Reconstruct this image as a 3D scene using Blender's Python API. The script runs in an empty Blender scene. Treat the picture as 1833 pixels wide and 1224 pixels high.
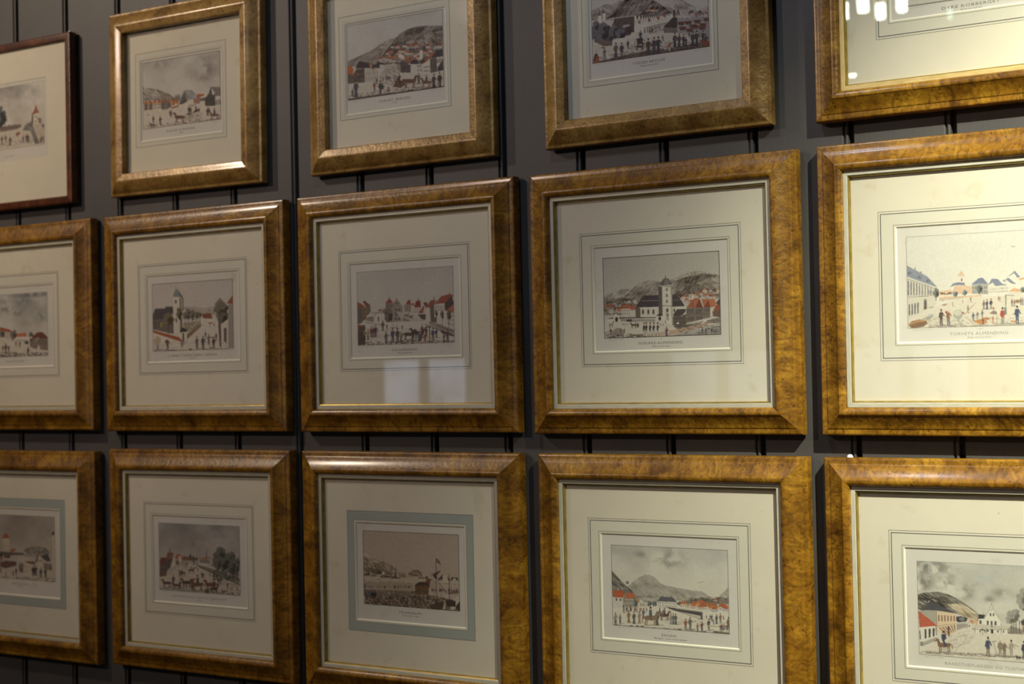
import bpy, math, numpy as np
from mathutils import Matrix, Vector
# ------------------------------------------------------------------ camera
Z0=1.55                                    # eye height above the floor
FOC=2600.;CX,CY=916.5,612.
YAW,PIT,ROL=[math.radians(a) for a in (30.75978,1.16804,-1.22402)]
D=1.972                                    # camera to the panelled wall
F=np.array([-math.sin(YAW)*math.cos(PIT),math.cos(YAW)*math.cos(PIT),math.sin(PIT)])
_R=np.array([math.cos(YAW),math.sin(YAW),0.]);_U=np.cross(_R,F)
RR=math.cos(ROL)*_R+math.sin(ROL)*_U;UU=-math.sin(ROL)*_R+math.cos(ROL)*_U
sc=bpy.context.scene
cd=bpy.data.cameras.new('camera');cam=bpy.data.objects.new('camera',cd);sc.collection.objects.link(cam)
cam.matrix_world=Matrix([[RR[0],UU[0],-F[0],0],[RR[1],UU[1],-F[1],-D],[RR[2],UU[2],-F[2],Z0],[0,0,0,1]])
cd.sensor_width=36.;cd.sensor_fit='HORIZONTAL';cd.lens=FOC*36/1833.
cd.dof.use_dof=True;cd.dof.focus_distance=2.02;cd.dof.aperture_fstop=5.6
cd.clip_start=.05
sc.camera=cam
# ------------------------------------------------------------------ world, lamps, exposure
w=bpy.data.worlds.new('world');sc.world=w;w.use_nodes=True
w.node_tree.nodes['Background'].inputs[0].default_value=(.5,.62,.8,1);w.node_tree.nodes['Background'].inputs[1].default_value=.4
sc.view_settings.view_transform='Standard';sc.view_settings.look='None';sc.view_settings.gamma=1;sc.view_settings.exposure=0
sc.view_settings.use_curve_mapping=False
def spot(name,loc,to,power,col,deg,blend,rad):
    l=bpy.data.lights.new(name,'SPOT');l.energy=power;l.color=col;l.spot_size=math.radians(deg);l.spot_blend=blend;l.shadow_soft_size=rad
    o=bpy.data.objects.new(name,l);sc.collection.objects.link(o);o.location=loc
    o.rotation_euler=(Vector(to)-Vector(loc)).to_track_quat('-Z','Y').to_euler();return o
def area(name,loc,to,power,col,sx,sy):
    l=bpy.data.lights.new(name,'AREA');l.shape='RECTANGLE';l.size=sx;l.size_y=sy;l.energy=power;l.color=col
    o=bpy.data.objects.new(name,l);sc.collection.objects.link(o);o.location=loc
    o.rotation_euler=(Vector(to)-Vector(loc)).to_track_quat('-Z','Y').to_euler();return o
spot('spotlight_warm',(.44,-1.10,Z0+1.32),(-.03,0,Z0-.28),382,(1,.98,.79),64,.88,.010)
spot('spotlight_row',(-2.9,-1.15,Z0+1.33),(-2.1,0,Z0+.5),52,(1,.82,.64),75,1.,.04)
spot('spotlight_far',(-3.1,-3.2,Z0+1.36),(-1.4,0,Z0+.3),78,(1,.74,.62),80,1.,.05)
spot('spotlight_mid',(-1.0,-1.0,Z0+1.33),(-.9,0,Z0+.2),14,(.66,.78,1),110,1.,.05)
# ------------------------------------------------------------------ helpers
C=sc.collection
def mesh(name,V,Fc,mat=None,smooth=False,ang=None):
    m=bpy.data.meshes.new(name);m.from_pydata([tuple(map(float,v)) for v in V],[],Fc);m.validate()
    if mat:m.materials.append(mat)
    if smooth:
        m.polygons.foreach_set('use_smooth',[True]*len(m.polygons))
        if ang:m.set_sharp_from_angle(angle=math.radians(ang))
    m.update();return m
def obj(name,m,parent=None,loc=(0,0,0),rot=(0,0,0),**props):
    o=bpy.data.objects.new(name,m);C.objects.link(o);o.parent=parent;o.location=loc;o.rotation_euler=rot
    for k,v in props.items():o[k]=v
    return o
def box(x0,x1,y0,y1,z0,z1):
    V=[(x,y,z) for z in (z0,z1) for y in (y0,y1) for x in (x0,x1)]
    return V,[(0,2,3,1),(4,5,7,6),(0,1,5,4),(2,6,7,3),(0,4,6,2),(1,3,7,5)]
def join(parts):
    V=[];Fc=[]
    for v,f in parts:
        n=len(V);V+=list(v);Fc+=[tuple(i+n for i in q) for q in f]
    return V,Fc
def lathe(prof,n=20,cx=0,cy=0):
    V=[];Fc=[]
    for r,z in prof:
        for i in range(n):V.append((cx+r*math.cos(i*2*math.pi/n),cy+r*math.sin(i*2*math.pi/n),z))
    for j in range(len(prof)-1):
        for i in range(n):Fc.append((j*n+i,j*n+(i+1)%n,(j+1)*n+(i+1)%n,(j+1)*n+i))
    return V,Fc
# ------------------------------------------------------------------ materials
class M:
    def __init__(s,name,col=(.5,.5,.5),rough=.6,**kw):
        s.m=bpy.data.materials.new(name);s.m.use_nodes=True;s.t=s.m.node_tree;s.b=s.t.nodes['Principled BSDF']
        s.b.inputs['Base Color'].default_value=(*col,1);s.b.inputs['Roughness'].default_value=rough
        for k,v in kw.items():s.b.inputs[k.replace('_',' ')].default_value=v
    def n(s,t,**kw):
        o=s.t.nodes.new(t)
        for k,v in kw.items():
            if k in o.inputs:o.inputs[k].default_value=v
            else:setattr(o,k,v)
        return o
    def l(s,a,b):s.t.links.new(a,b)
    def coord(s,sc=(1,1,1),rnd=True,kind='Object'):
        c=s.n('ShaderNodeTexCoord');mp=s.n('ShaderNodeMapping');s.l(c.outputs[kind],mp.inputs['Vector']);mp.inputs['Scale'].default_value=sc
        if rnd:
            i=s.n('ShaderNodeObjectInfo');mu=s.n('ShaderNodeVectorMath',operation='SCALE');mu.inputs[0].default_value=(17,31,23)
            s.l(i.outputs['Random'],mu.inputs['Scale']);s.l(mu.outputs[0],mp.inputs['Location'])
        return mp.outputs[0]
    def noise(s,vec,scale,detail=4,rough=.6,dist=0.):
        o=s.n('ShaderNodeTexNoise',Scale=scale,Detail=detail,Roughness=rough,Distortion=dist);s.l(vec,o.inputs['Vector']);return o.outputs[0]
    def ramp(s,fac,stops):
        o=s.n('ShaderNodeValToRGB');r=o.color_ramp
        while len(r.elements)<len(stops):r.elements.new(.5)
        for e,(p,c) in zip(r.elements,stops):e.position=p;e.color=(*c,1)
        s.l(fac,o.inputs[0]);return o.outputs[0]
    def mix(s,a,b,fac,mode='MIX'):
        o=s.n('ShaderNodeMix',data_type='RGBA',blend_type=mode)
        for v,i in ((fac,0),(a,6),(b,7)):
            if hasattr(v,'is_linked'):s.l(v,o.inputs[i])
            else:o.inputs[i].default_value=v if i==0 else (*v,1)
        return o.outputs[2]
    def base(s,c):s.l(c,s.b.inputs['Base Color'])
    def bump(s,h,dist=.001,st=1.):
        o=s.n('ShaderNodeBump',Distance=dist,Strength=st);s.l(h,o.inputs['Height']);s.l(o.outputs[0],s.b.inputs['Normal'])
def wood(name,dark,mid,light,coat,rough,eyes=True,metal=0.,curl=.75):
    a=M(name,mid,rough);a.b.inputs['Coat Weight'].default_value=coat;a.b.inputs['Coat Roughness'].default_value=.17;a.b.inputs['Metallic'].default_value=metal
    v1=a.coord((1,1,1));v2=a.coord((2.1,1,1.1))
    n1=a.noise(v1,22,5,.62,.6);n2=a.noise(v2,30,4,.62,2.2);n3=a.noise(v1,240,3,.7)
    c1=a.ramp(n1,[(.30,dark),(.50,mid),(.72,light)]);c2=a.ramp(n2,[(.34,(.42,.36,.26)),(.60,(1.15,1.13,1.05))])
    c=a.mix(c1,c2,curl,'MULTIPLY');c=a.mix(c,a.ramp(n3,[(.3,(.72,.68,.62)),(.6,(1.08,1.08,1.08))]),.7,'MULTIPLY')
    if eyes:
        vo=a.n('ShaderNodeTexVoronoi',Scale=150.);dv=a.n('ShaderNodeVectorMath',operation='ADD');nn=a.n('ShaderNodeTexNoise',Scale=180.,Detail=2.);a.l(v1,nn.inputs['Vector']);sv=a.n('ShaderNodeVectorMath',operation='SCALE');sv.inputs['Scale'].default_value=.009;a.l(nn.outputs[1],sv.inputs[0]);a.l(v1,dv.inputs[0]);a.l(sv.outputs[0],dv.inputs[1]);a.l(dv.outputs[0],vo.inputs['Vector'])
        e=a.ramp(vo.outputs['Distance'],[(.0,(.22,.16,.10)),(.16,(.42,.34,.26)),(.30,(1,1,1))])
        ms=a.ramp(a.noise(v1,38,2),[(.44,(0,0,0)),(.56,(1,1,1))])
        c=a.mix(c,a.mix((1,1,1),e,ms),.85,'MULTIPLY');a.bump(vo.outputs['Distance'],.0008,.4)
    a.base(c);return a.m
m_burl=wood('burl_veneer',(.115,.048,.0035),(.27,.128,.0085),(.43,.232,.020),.38,.38)
m_gold=wood('gilded_burl',(.18,.092,.020),(.37,.22,.055),(.50,.33,.105),.45,.38,metal=.12,curl=.35)
m_mahog=wood('mahogany',(.055,.015,.005),(.105,.030,.008),(.19,.060,.012),.4,.34,eyes=False)
a=M('frame_side_stain',(.055,.028,.010),.5);m_side=a.m
def gilt(name,c1,c2,rough,mt):
    a=M(name,c1,rough,Metallic=mt);n=a.noise(a.coord((1,1,6)),60,4);a.base(a.ramp(n,[(.3,c2),(.6,c1)]));return a.m
m_slip=gilt('champagne_gilt',(.58,.56,.43),(.48,.46,.35),.45,.08);m_gilt=gilt('bright_gilt',(.82,.62,.27),(.66,.47,.18),.35,.25);m_sight=gilt('old_gilt_edge',(.50,.36,.085),(.30,.21,.04),.3,.7)
def paper(name,c,amt=.06,spots=False):
    a=M(name,c,.85);v=a.coord((1,1,1));n=a.noise(v,9,5,.6);f=a.noise(v,700,2)
    lo=tuple(x*(1-amt) for x in c)
    col=a.ramp(n,[(.35,lo),(.65,c)])
    if spots:
        s=a.ramp(a.noise(v,26,3,.7),[(.60,(1,1,1)),(.72,(.90,.87,.80))]);col=a.mix(col,s,.8,'MULTIPLY')
        vo=a.n('ShaderNodeTexVoronoi',Scale=16.);a.l(v,vo.inputs['Vector']);col=a.mix(col,a.ramp(vo.outputs['Distance'],[(.012,(.72,.62,.48)),(.03,(1,1,1))]),.8,'MULTIPLY')
    a.base(col);return a.m
m_mat=paper('cream_mount_board',(.80,.735,.60),.05,True);m_bevel=paper('bevel_core',(.93,.90,.76),.02)
m_tint=paper('washed_band',(.75,.71,.595),.05);m_blue=paper('blue_grey_band',(.44,.475,.44),.07);m_sheet=paper('print_paper',(.73,.69,.63),.06,True)
m_rule=M('ruling_ink',(.11,.115,.12),.8).m;m_rule2=M('faint_ruling_ink',(.36,.35,.31),.8).m;m_ink=M('lettering_ink',(.17,.16,.15),.8).m;m_ink2=M('faint_lettering_ink',(.34,.32,.29),.8).m
a=M('engraving_ink_and_wash',rough=.85);at=a.n('ShaderNodeVertexColor');at.layer_name='Ink';a.base(at.outputs[0]);m_print=a.m
# glass pane: clear, reflecting by Fresnel
a=M('picture_glass');a.t.nodes.remove(a.b);fr=a.n('ShaderNodeFresnel');ge=a.n('ShaderNodeNewGeometry');mr=a.n('ShaderNodeMapRange');mr.inputs[3].default_value=1.5;mr.inputs[4].default_value=1/1.5;a.l(ge.outputs['Backfacing'],mr.inputs[0]);a.l(mr.outputs[0],fr.inputs['IOR']);tr=a.n('ShaderNodeBsdfTransparent');tr.inputs[0].default_value=(.985,.99,.98,1)
gl=a.n('ShaderNodeBsdfAnisotropic');gl.inputs['Roughness'].default_value=.015;mx=a.n('ShaderNodeMixShader');a.l(fr.outputs[0],mx.inputs[0]);a.l(tr.outputs[0],mx.inputs[1]);a.l(gl.outputs[0],mx.inputs[2]);a.l(mx.outputs[0],a.t.nodes['Material Output'].inputs[0]);m_glass=a.m
a=M('taupe_wall_paint',(.09,.083,.075),.55);v=a.coord((1,1,1),rnd=True);n=a.noise(v,7,5);st=a.noise(a.coord((40,1,1.2)),12,3)
c=a.ramp(n,[(.3,(.060,.058,.055)),(.7,(.078,.075,.071))]);c=a.mix(c,a.ramp(st,[(.3,(.9,.9,.9)),(.7,(1.06,1.06,1.06))]),.6,'MULTIPLY');a.base(c);a.bump(st,.0004,.3);m_wall=a.m
m_room=M('dim_plaster',(.46,.45,.47),.8).m;m_floor=M('dark_floorboards',(.10,.065,.04),.5).m;m_dark=M('joinery_paint',(.06,.055,.05),.6).m
def emit(name,col,st):
    a=M(name);a.t.nodes.remove(a.b);e=a.n('ShaderNodeEmission',Strength=st);e.inputs[0].default_value=(*col,1);a.l(e.outputs[0],a.t.nodes['Material Output'].inputs[0]);return a.m
a=M('daylight_pane');a.t.nodes.remove(a.b);e=a.n('ShaderNodeEmission',Strength=1.9);a.l(a.ramp(a.noise(a.coord((1,1,1),kind='Object'),2.6,4,.6),[(.34,(.30,.33,.42)),(.56,(.70,.80,1.))]),e.inputs[0]);a.l(e.outputs[0],a.t.nodes['Material Output'].inputs[0]);m_day=a.m;m_day2=a.m.copy();m_day2.name='dim_daylight_pane'
for q in m_day2.node_tree.nodes:  # dimmer copy of the daylight pane, weakens these windows' reflections in the glass
    if q.type=='EMISSION':q.inputs['Strength'].default_value=.8;m_lamp=emit('glowing_tube',(.86,1.,.84),34.);m_lamp2=emit('dim_glowing_tube',(.62,1.,.78),5.)
m_metal=M('dull_metal',(.6,.6,.58),.35,Metallic=1.).m;m_brass=M('brass',(.5,.35,.14),.35,Metallic=1.).m
# ---------------------------------------------------------------- print drawing (numpy painter -> vertex colours)
def hx(s):
    return np.array([int(s[i:i+2],16)/255. for i in (0,2,4)])
def vnoise(rs,h,w,sx,sy,octv=4):
    out=np.zeros((h,w));amp=1.;tot=0
    for o in range(octv):
        nx=max(2,int(sx*2**o)+2);ny=max(2,int(sy*2**o)+2)
        g=rs.rand(ny+1,nx+1)
        X=np.linspace(0,nx-1e-3,w);Y=np.linspace(0,ny-1e-3,h)
        xi=X.astype(int);yi=Y.astype(int);fx=X-xi;fy=Y-yi
        fx=fx*fx*(3-2*fx);fy=(fy*fy*(3-2*fy))[:,None]
        a=g[yi][:,xi];b=g[yi][:,xi+1];c=g[yi+1][:,xi];d=g[yi+1][:,xi+1]
        out+=amp*((a*(1-fx)+b*fx)*(1-fy)+(c*(1-fx)+d*fx)*fy);tot+=amp;amp*=.55
    return out/tot
class Painter:
    def __init__(s,L,R,B,T,N,seed,tomap,pxs):
        s.L,s.R,s.B,s.T=L,R,B,T
        s.W=int((R-L)*N)*2;s.H=int((T-B)*N)*2;s.N=N*2
        s.rs=np.random.RandomState(seed)
        s.img=np.ones((s.H,s.W,3))*hx('e2ddd2')
        s.map=tomap;s.k=pxs*s.N            # crop px -> grid px
        s.last=None
    def g(s,pts):
        P=s.map(np.array(pts,float).reshape(-1,2))
        return np.stack([(P[:,0]-s.L)*s.N,(s.T-P[:,1])*s.N],1)
    def mask(s,G):
        x0=max(0,int(G[:,0].min())-1);x1=min(s.W,int(G[:,0].max())+2)
        y0=max(0,int(G[:,1].min())-1);y1=min(s.H,int(G[:,1].max())+2)
        if x1<=x0 or y1<=y0:return None
        X=np.arange(x0,x1)[None,:]+.5;Y=np.arange(y0,y1)[:,None]+.5
        m=np.zeros((y1-y0,x1-x0),bool);n=len(G)
        for i in range(n):
            ax,ay=G[i];bx,by=G[(i+1)%n]
            if ay==by:continue
            c=(ay>Y)!=(by>Y)
            m^=c&(X<(bx-ax)*(Y-ay)/(by-ay)+ax)
        return (slice(y0,y1),slice(x0,x1)),m
    def fill(s,G,col,a=1.,tex=0.):
        r=s.mask(G)
        if r is None:return
        sl,m=r;al=(m*a)[...,None]
        c=col
        if tex:
            h,w=m.shape
            t=vnoise(s.rs,h,w,max(2,w/14),max(2,h/5),3)-.5
            c=np.clip(col+(t*tex*2)[...,None],0,1)
        s.img[sl]=s.img[sl]*(1-al)+c*al
    def P(s,c,pts,a=1.,tex=.04):s.fill(s.g(pts),hx(c),a,tex)
    def stroke(s,G,col,w,a=1.):
        w=max(w,1.3)/2
        for i in range(len(G)-1):
            d=G[i+1]-G[i];l=np.hypot(*d)
            if l<1e-6:continue
            n=np.array([-d[1],d[0]])/l*w;e=d/l*w*.4
            s.fill(np.array([G[i]-e+n,G[i+1]+e+n,G[i+1]+e-n,G[i]-e-n]),col,a)
    def Ln(s,c,w,pts,a=1.):s.stroke(s.g(pts),hx(c),w*s.k,a)
    def E(s,c,x,y,rx,ry,a=1.,rag=0.):
        n=18 if rag==0 else 40
        t=np.linspace(0,2*np.pi,n,endpoint=False)
        r=1+rag*(s.rs.rand(n)-.5)*2 if rag else 1
        s.fill(s.g(np.stack([x+rx*r*np.cos(t),y+ry*r*np.sin(t)],1)),hx(c),a)
    def soft(s,c,x,y,rx,ry,a=.5):
        G=s.g([x,y,x+rx,y,x,y+ry]);cx,cy=G[0];ax=abs(G[1][0]-cx);ay=abs(G[2][1]-cy)
        Y,X=np.mgrid[0:s.H,0:s.W]
        n=vnoise(s.rs,s.H,s.W,14,10,4)
        m=np.exp(-(((X-cx)/ax)**2+((Y-cy)/ay)**2)*1.2)*np.clip(n*3.4-1.1,0,1)*a
        s.img=s.img*(1-m[...,None])+hx(c)*m[...,None]
    def sky(s,top,bot,amt=0.,sc=4):
        t=np.linspace(0,1,s.H)[:,None,None]
        s.img[:]=hx(top)*(1-t)+hx(bot)*t
        if amt:
            n=vnoise(s.rs,s.H,s.W,sc,sc*.9,5);n=np.clip((n-.45)*3,-.6,1)
            f=(1-t[...,0])
            s.img-=(n*amt*f)[...,None]*np.array([1,.95,.85])
    def hill(s,c,pts,dark=.35,base=None,ang=1.):
        """polygon with engraved diagonal strokes"""
        G=s.g(pts);r=s.mask(G)
        if r is None:return
        sl,m=r;h,w=m.shape
        t=vnoise(s.rs,h,w,max(2,w/70),max(2,h/26),3);t2=vnoise(s.rs,h,w,max(2,w/4),max(2,h/16),2)
        sh=np.zeros_like(t)
        for i in range(h):sh[i]=np.roll(t2[i],int(i*ang))
        t=np.stack([np.roll(t[i],int(i*ang)) for i in range(h)])
        v=(np.clip((t-.5)*2.4,-1,1)*.55+np.clip((sh-.5)*2.2,-1,1)*.55)*dark
        col=np.clip(hx(c)[None,None]-v[...,None],.05,1)
        al=m[...,None]*1.
        s.img[sl]=s.img[sl]*(1-al)+col*al
    def tree(s,x,y,rx,ry,c='4a5248',tr=None,a=.9):
        if tr:s.Ln('4a4038',rx*.16+1.5,[x,y,x,tr])
        c=hx(c)
        for i in range(int(36)):
            q=s.rs.rand(2);r=np.sqrt(q[0]);t=q[1]*6.28
            px,py=x+rx*.8*r*np.cos(t),y+ry*.85*r*np.sin(t)
            lt=(.08 if (np.cos(t)*r<-.1 or np.sin(t)*r<-.3) else -.10)+.06*(s.rs.rand()-.5)
            cc=np.clip(c+lt,0,1);n=10
            tt=np.linspace(0,6.28,n,endpoint=False);rr=rx*.34*(.7+.6*s.rs.rand(n))
            s.fill(s.g(np.stack([px+rr*np.cos(tt),py+rr*np.sin(tt)*min(1.2,ry/rx)],1)),cc,a)
    def win(s,c,q,nx,ny,fw=.5,fh=.55,a=.9):
        """grid of windows in quad TL TR BR BL"""
        q=np.array(q,float).reshape(4,2)
        def b(u,v):return (q[0]*(1-u)+q[1]*u)*(1-v)+(q[3]*(1-u)+q[2]*u)*v
        for j in range(ny):
            for i in range(nx):
                u0=(i+.5-fw/2)/nx;u1=(i+.5+fw/2)/nx;v0=(j+.5-fh/2)/ny;v1=(j+.5+fh/2)/ny
                s.fill(s.g(np.array([b(u0,v0),b(u1,v0),b(u1,v1),b(u0,v1)])),hx(c),a)
    def fig(s,x,y,h,c='34384a',lg='2c2a2a',hat=1,skirt=0,shade=1,k=.85):
        """standing person, feet at x,y"""
        if shade:s.P('5c5852',[x-h*.1,y-h*.03,x+h*.5,y-h*.05,x+h*.5,y,x,y+h*.03],.45,0)
        if skirt:
            s.P(lg,[x-k*h*.06,y-h*.5,x+k*h*.06,y-h*.5,x+k*h*.15,y,x-k*h*.15,y],1,.05)
        else:
            s.P(lg,[x-k*h*.09,y-h*.5,x,y-h*.5,x-k*h*.02,y,x-k*h*.1,y],1,0)
            s.P(lg,[x,y-h*.5,x+k*h*.09,y-h*.5,x+k*h*.12,y,x+k*h*.04,y],1,0)
        s.P(c,[x-k*h*.10,y-h*.82,x+k*h*.10,y-h*.82,x+k*h*.12,y-h*.4,x-k*h*.12,y-h*.4],1,.04)
        s.Ln(c,h*.06,[x-k*h*.1,y-h*.78,x-k*h*.16,y-h*.5]);s.Ln(c,h*.06,[x+k*h*.1,y-h*.78,x+k*h*(.15+.1*s.rs.rand()),y-h*(.5+.15*s.rs.rand())])
        s.E('c09a80',x,y-h*.88,h*.055,h*.065)
        if hat:s.P('2a2828',[x-k*h*.08,y-h*.91,x+k*h*.08,y-h*.91,x+k*h*.055,y-h*.93,x+k*h*.05,y-h*1.02,x-k*h*.05,y-h*1.02,x-k*h*.055,y-h*.93],1,0)
    def horse(s,x,y,h,c='5c4030',d=-1,rider=None,shade=1):
        """horse, feet at y, body centred on x, facing d"""
        if shade:s.P('5c5852',[x-h*.6,y-h*.04,x+h*.7,y-h*.04,x+h*.6,y+h*.05,x-h*.4,y+h*.05],.4,0)
        for k in (-.38,-.28,.28,.4):s.Ln(c,h*.07,[x+k*h*.9,y-h*.45,x+k*h+h*.05*(s.rs.rand()-.5),y-h*.2,x+k*h*1.02,y])
        s.P(c,[x-h*.5,y-h*.62,x-h*.25,y-h*.72,x+h*.25,y-h*.7,x+h*.5,y-h*.66,x+h*.5,y-h*.42,x+h*.1,y-h*.36,x-h*.3,y-h*.36,x-h*.5,y-h*.44],1,.06)
        s.P(c,[x+d*h*.3,y-h*.7,x+d*h*.45,y-h*1.0,x+d*h*.58,y-h*1.05,x+d*h*.8,y-h*.86,x+d*h*.76,y-h*.8,x+d*h*.58,y-h*.86,x+d*h*.5,y-h*.5],1,.05)
        s.Ln(c,h*.07,[x-d*h*.48,y-h*.62,x-d*h*.62,y-h*.5,x-d*h*.62,y-h*.25])
        if rider:
            s.P(rider,[x-h*.1,y-h*1.15,x+h*.1,y-h*1.15,x+h*.12,y-h*.65,x-h*.12,y-h*.65],1,.04)
            s.Ln(rider,h*.09,[x,y-h*.7,x+d*h*.08,y-h*.35]);s.E('c09a80',x,y-h*1.22,h*.06,h*.07)
            s.P('2a2828',[x-h*.1,y-h*1.26,x+h*.1,y-h*1.26,x+h*.05,y-h*1.38,x-h*.05,y-h*1.38],1,0)
    def crowd(s,x0,y0,x1,y1,n,h0,h1,cols='34384a 5a4a40 6e6a66 8c4030 2c2c30 4c5a70'):
        cl=cols.split()
        p=s.rs.rand(n,3);p=p[np.argsort(p[:,1])]
        for a,b,c in p:
            s.fig(x0+(x1-x0)*a,y0+(y1-y0)*b,h0+(h1-h0)*b,cl[int(c*len(cl))%len(cl)],cl[int(c*97)%len(cl)],shade=0,hat=int(c*10)%2)
    def specks(s,c,x0,y0,x1,y1,n,l=6,w=1.2,a=.5,sl=0.):
        for i in range(n):
            q=s.rs.rand(3);x=x0+(x1-x0)*q[0];y=y0+(y1-y0)*q[1]+sl*(x-x0)
            s.Ln(c,w,[x,y,x+l*(.4+q[2]),y+sl*l+l*.15*(q[1]-.5)],min(1,a*1.5))
    def town(s,x0,y0,x1,y1,n,w,h,roofs='b8502c 9c4830 4a4c54 c8633a',walls='d8d0c4 c4bcb0 8c8680'):
        """small gabled houses strewn between two heights"""
        rf=roofs.split();wl=walls.split();p=s.rs.rand(n,3);p=p[np.argsort(p[:,1])]
        for a,b,c in p:
            x=x0+(x1-x0)*a;y=y0+(y1-y0)*b;k=.75+.5*c
            s.P(wl[int(c*31)%len(wl)],[x,y-h*.55*k,x+w*k,y-h*.55*k,x+w*k,y,x,y],1,.03)
            s.P(rf[int(c*17)%len(rf)],[x-w*.06,y-h*.5*k,x+w*.25*k,y-h*k,x+w*.8*k,y-h*k,x+w*1.06*k,y-h*.5*k],1,.05)
            s.win('4a4644',[x,y-h*.5*k,x+w*k,y-h*.5*k,x+w*k,y,x,y],3,1,.4,.5,.8)
    def house(s,q,roof,wall,nx,ny,rc='9c4830',wc='d4ccc0',ww='4a4848'):
        s.P(wc,q,1,.03);s.win(ww,q,nx,ny);s.P(rc,roof,1,.05)
    def done(s,frame='2e2c2c',grain=.035,edge=None):
        n=s.rs.rand(s.H,s.W)-.5
        s.img=np.clip(s.img*(1+vnoise(s.rs,s.H,s.W,s.W/5,s.H/5,1)[...,None]*grain*2-grain)+n[...,None]*grain,0,1)
        w=max(2,int(round((.0011 if edge is None else edge)*s.N)))
        if w:
            f=hx(frame)
            for sl in ((slice(0,w),),(slice(-w,None),),(slice(None),slice(0,w)),(slice(None),slice(-w,None))):
                s.img[sl]=s.img[sl]*.12+f*.88
        H,W=s.H//2*2,s.W//2*2;i=s.img[:H,:W]
        return (i[0::2,0::2]+i[1::2,0::2]+i[0::2,1::2]+i[1::2,1::2])/4
def pic10(p):
    p.sky('b4b4b0','d8d0c4',.22,3)
    p.soft('7c8488',300,345,120,40,.6);p.soft('84888c',120,430,120,60,.6);p.soft('8a8c8c',60,380,100,30,.5)
    p.P('c8bfb0',[-900,960,-900,760,0,820,230,790,480,760,490,960,0,1040],1,.06)
    p.town(-700,800,-20,820,14,60,60)
    p.tree(-5,660,75,110,'3c4a50',800)
    p.P('6a6058',[0,775,230,745,230,775,180,800,0,830]);p.specks('3a3436',0,760,220,800,60,8,2,.8,-.1)
    p.P('8a8478',[240,820,262,765,300,728,345,715,350,800]);p.hill('6c7274',[250,805,300,735,345,718,430,950,380,960,330,820],.3)
    p.P('5c6870',[335,720,350,720,435,950,385,955],1,.1)
    p.P('d8ccb8',[355,635,418,625,418,745,360,750]);p.P('5a5450',[345,640,360,635,360,740,340,715])
    p.P('a8583c',[340,645,372,590,388,530,402,570,426,618]);p.P('8a4a3c',[360,640,388,545,390,620])
    p.win('4a4440',[362,640,412,635,412,740,362,745],1,2,.3,.3)
    p.P('7a6e72',[402,672,450,680,450,740,420,735]);p.P('c0ac9c',[440,735,484,760,484,900,440,860])
    p.P('6a6264',[445,745,484,740,484,790,460,780])
    p.P('bcb09e',[350,745,420,740,480,830,484,955,430,960],1,.08)
    p.specks('3a3836',0,950,480,990,120,12,2.5,.5,-.14);p.specks('4a3a36',430,870,484,950,60,10,3,.6)
    p.P('b4583a',[165,850,215,825,222,850,175,875])
    for x,y,h in ((20,960,90),(60,940,80),(110,975,100),(250,940,75),(303,945,95),(285,930,80),(190,880,60),(-200,960,90),(-330,970,95)):p.fig(x,y,h,'4a444a','3c3a44')
    p.done('8a8480',edge=.0006)
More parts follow.
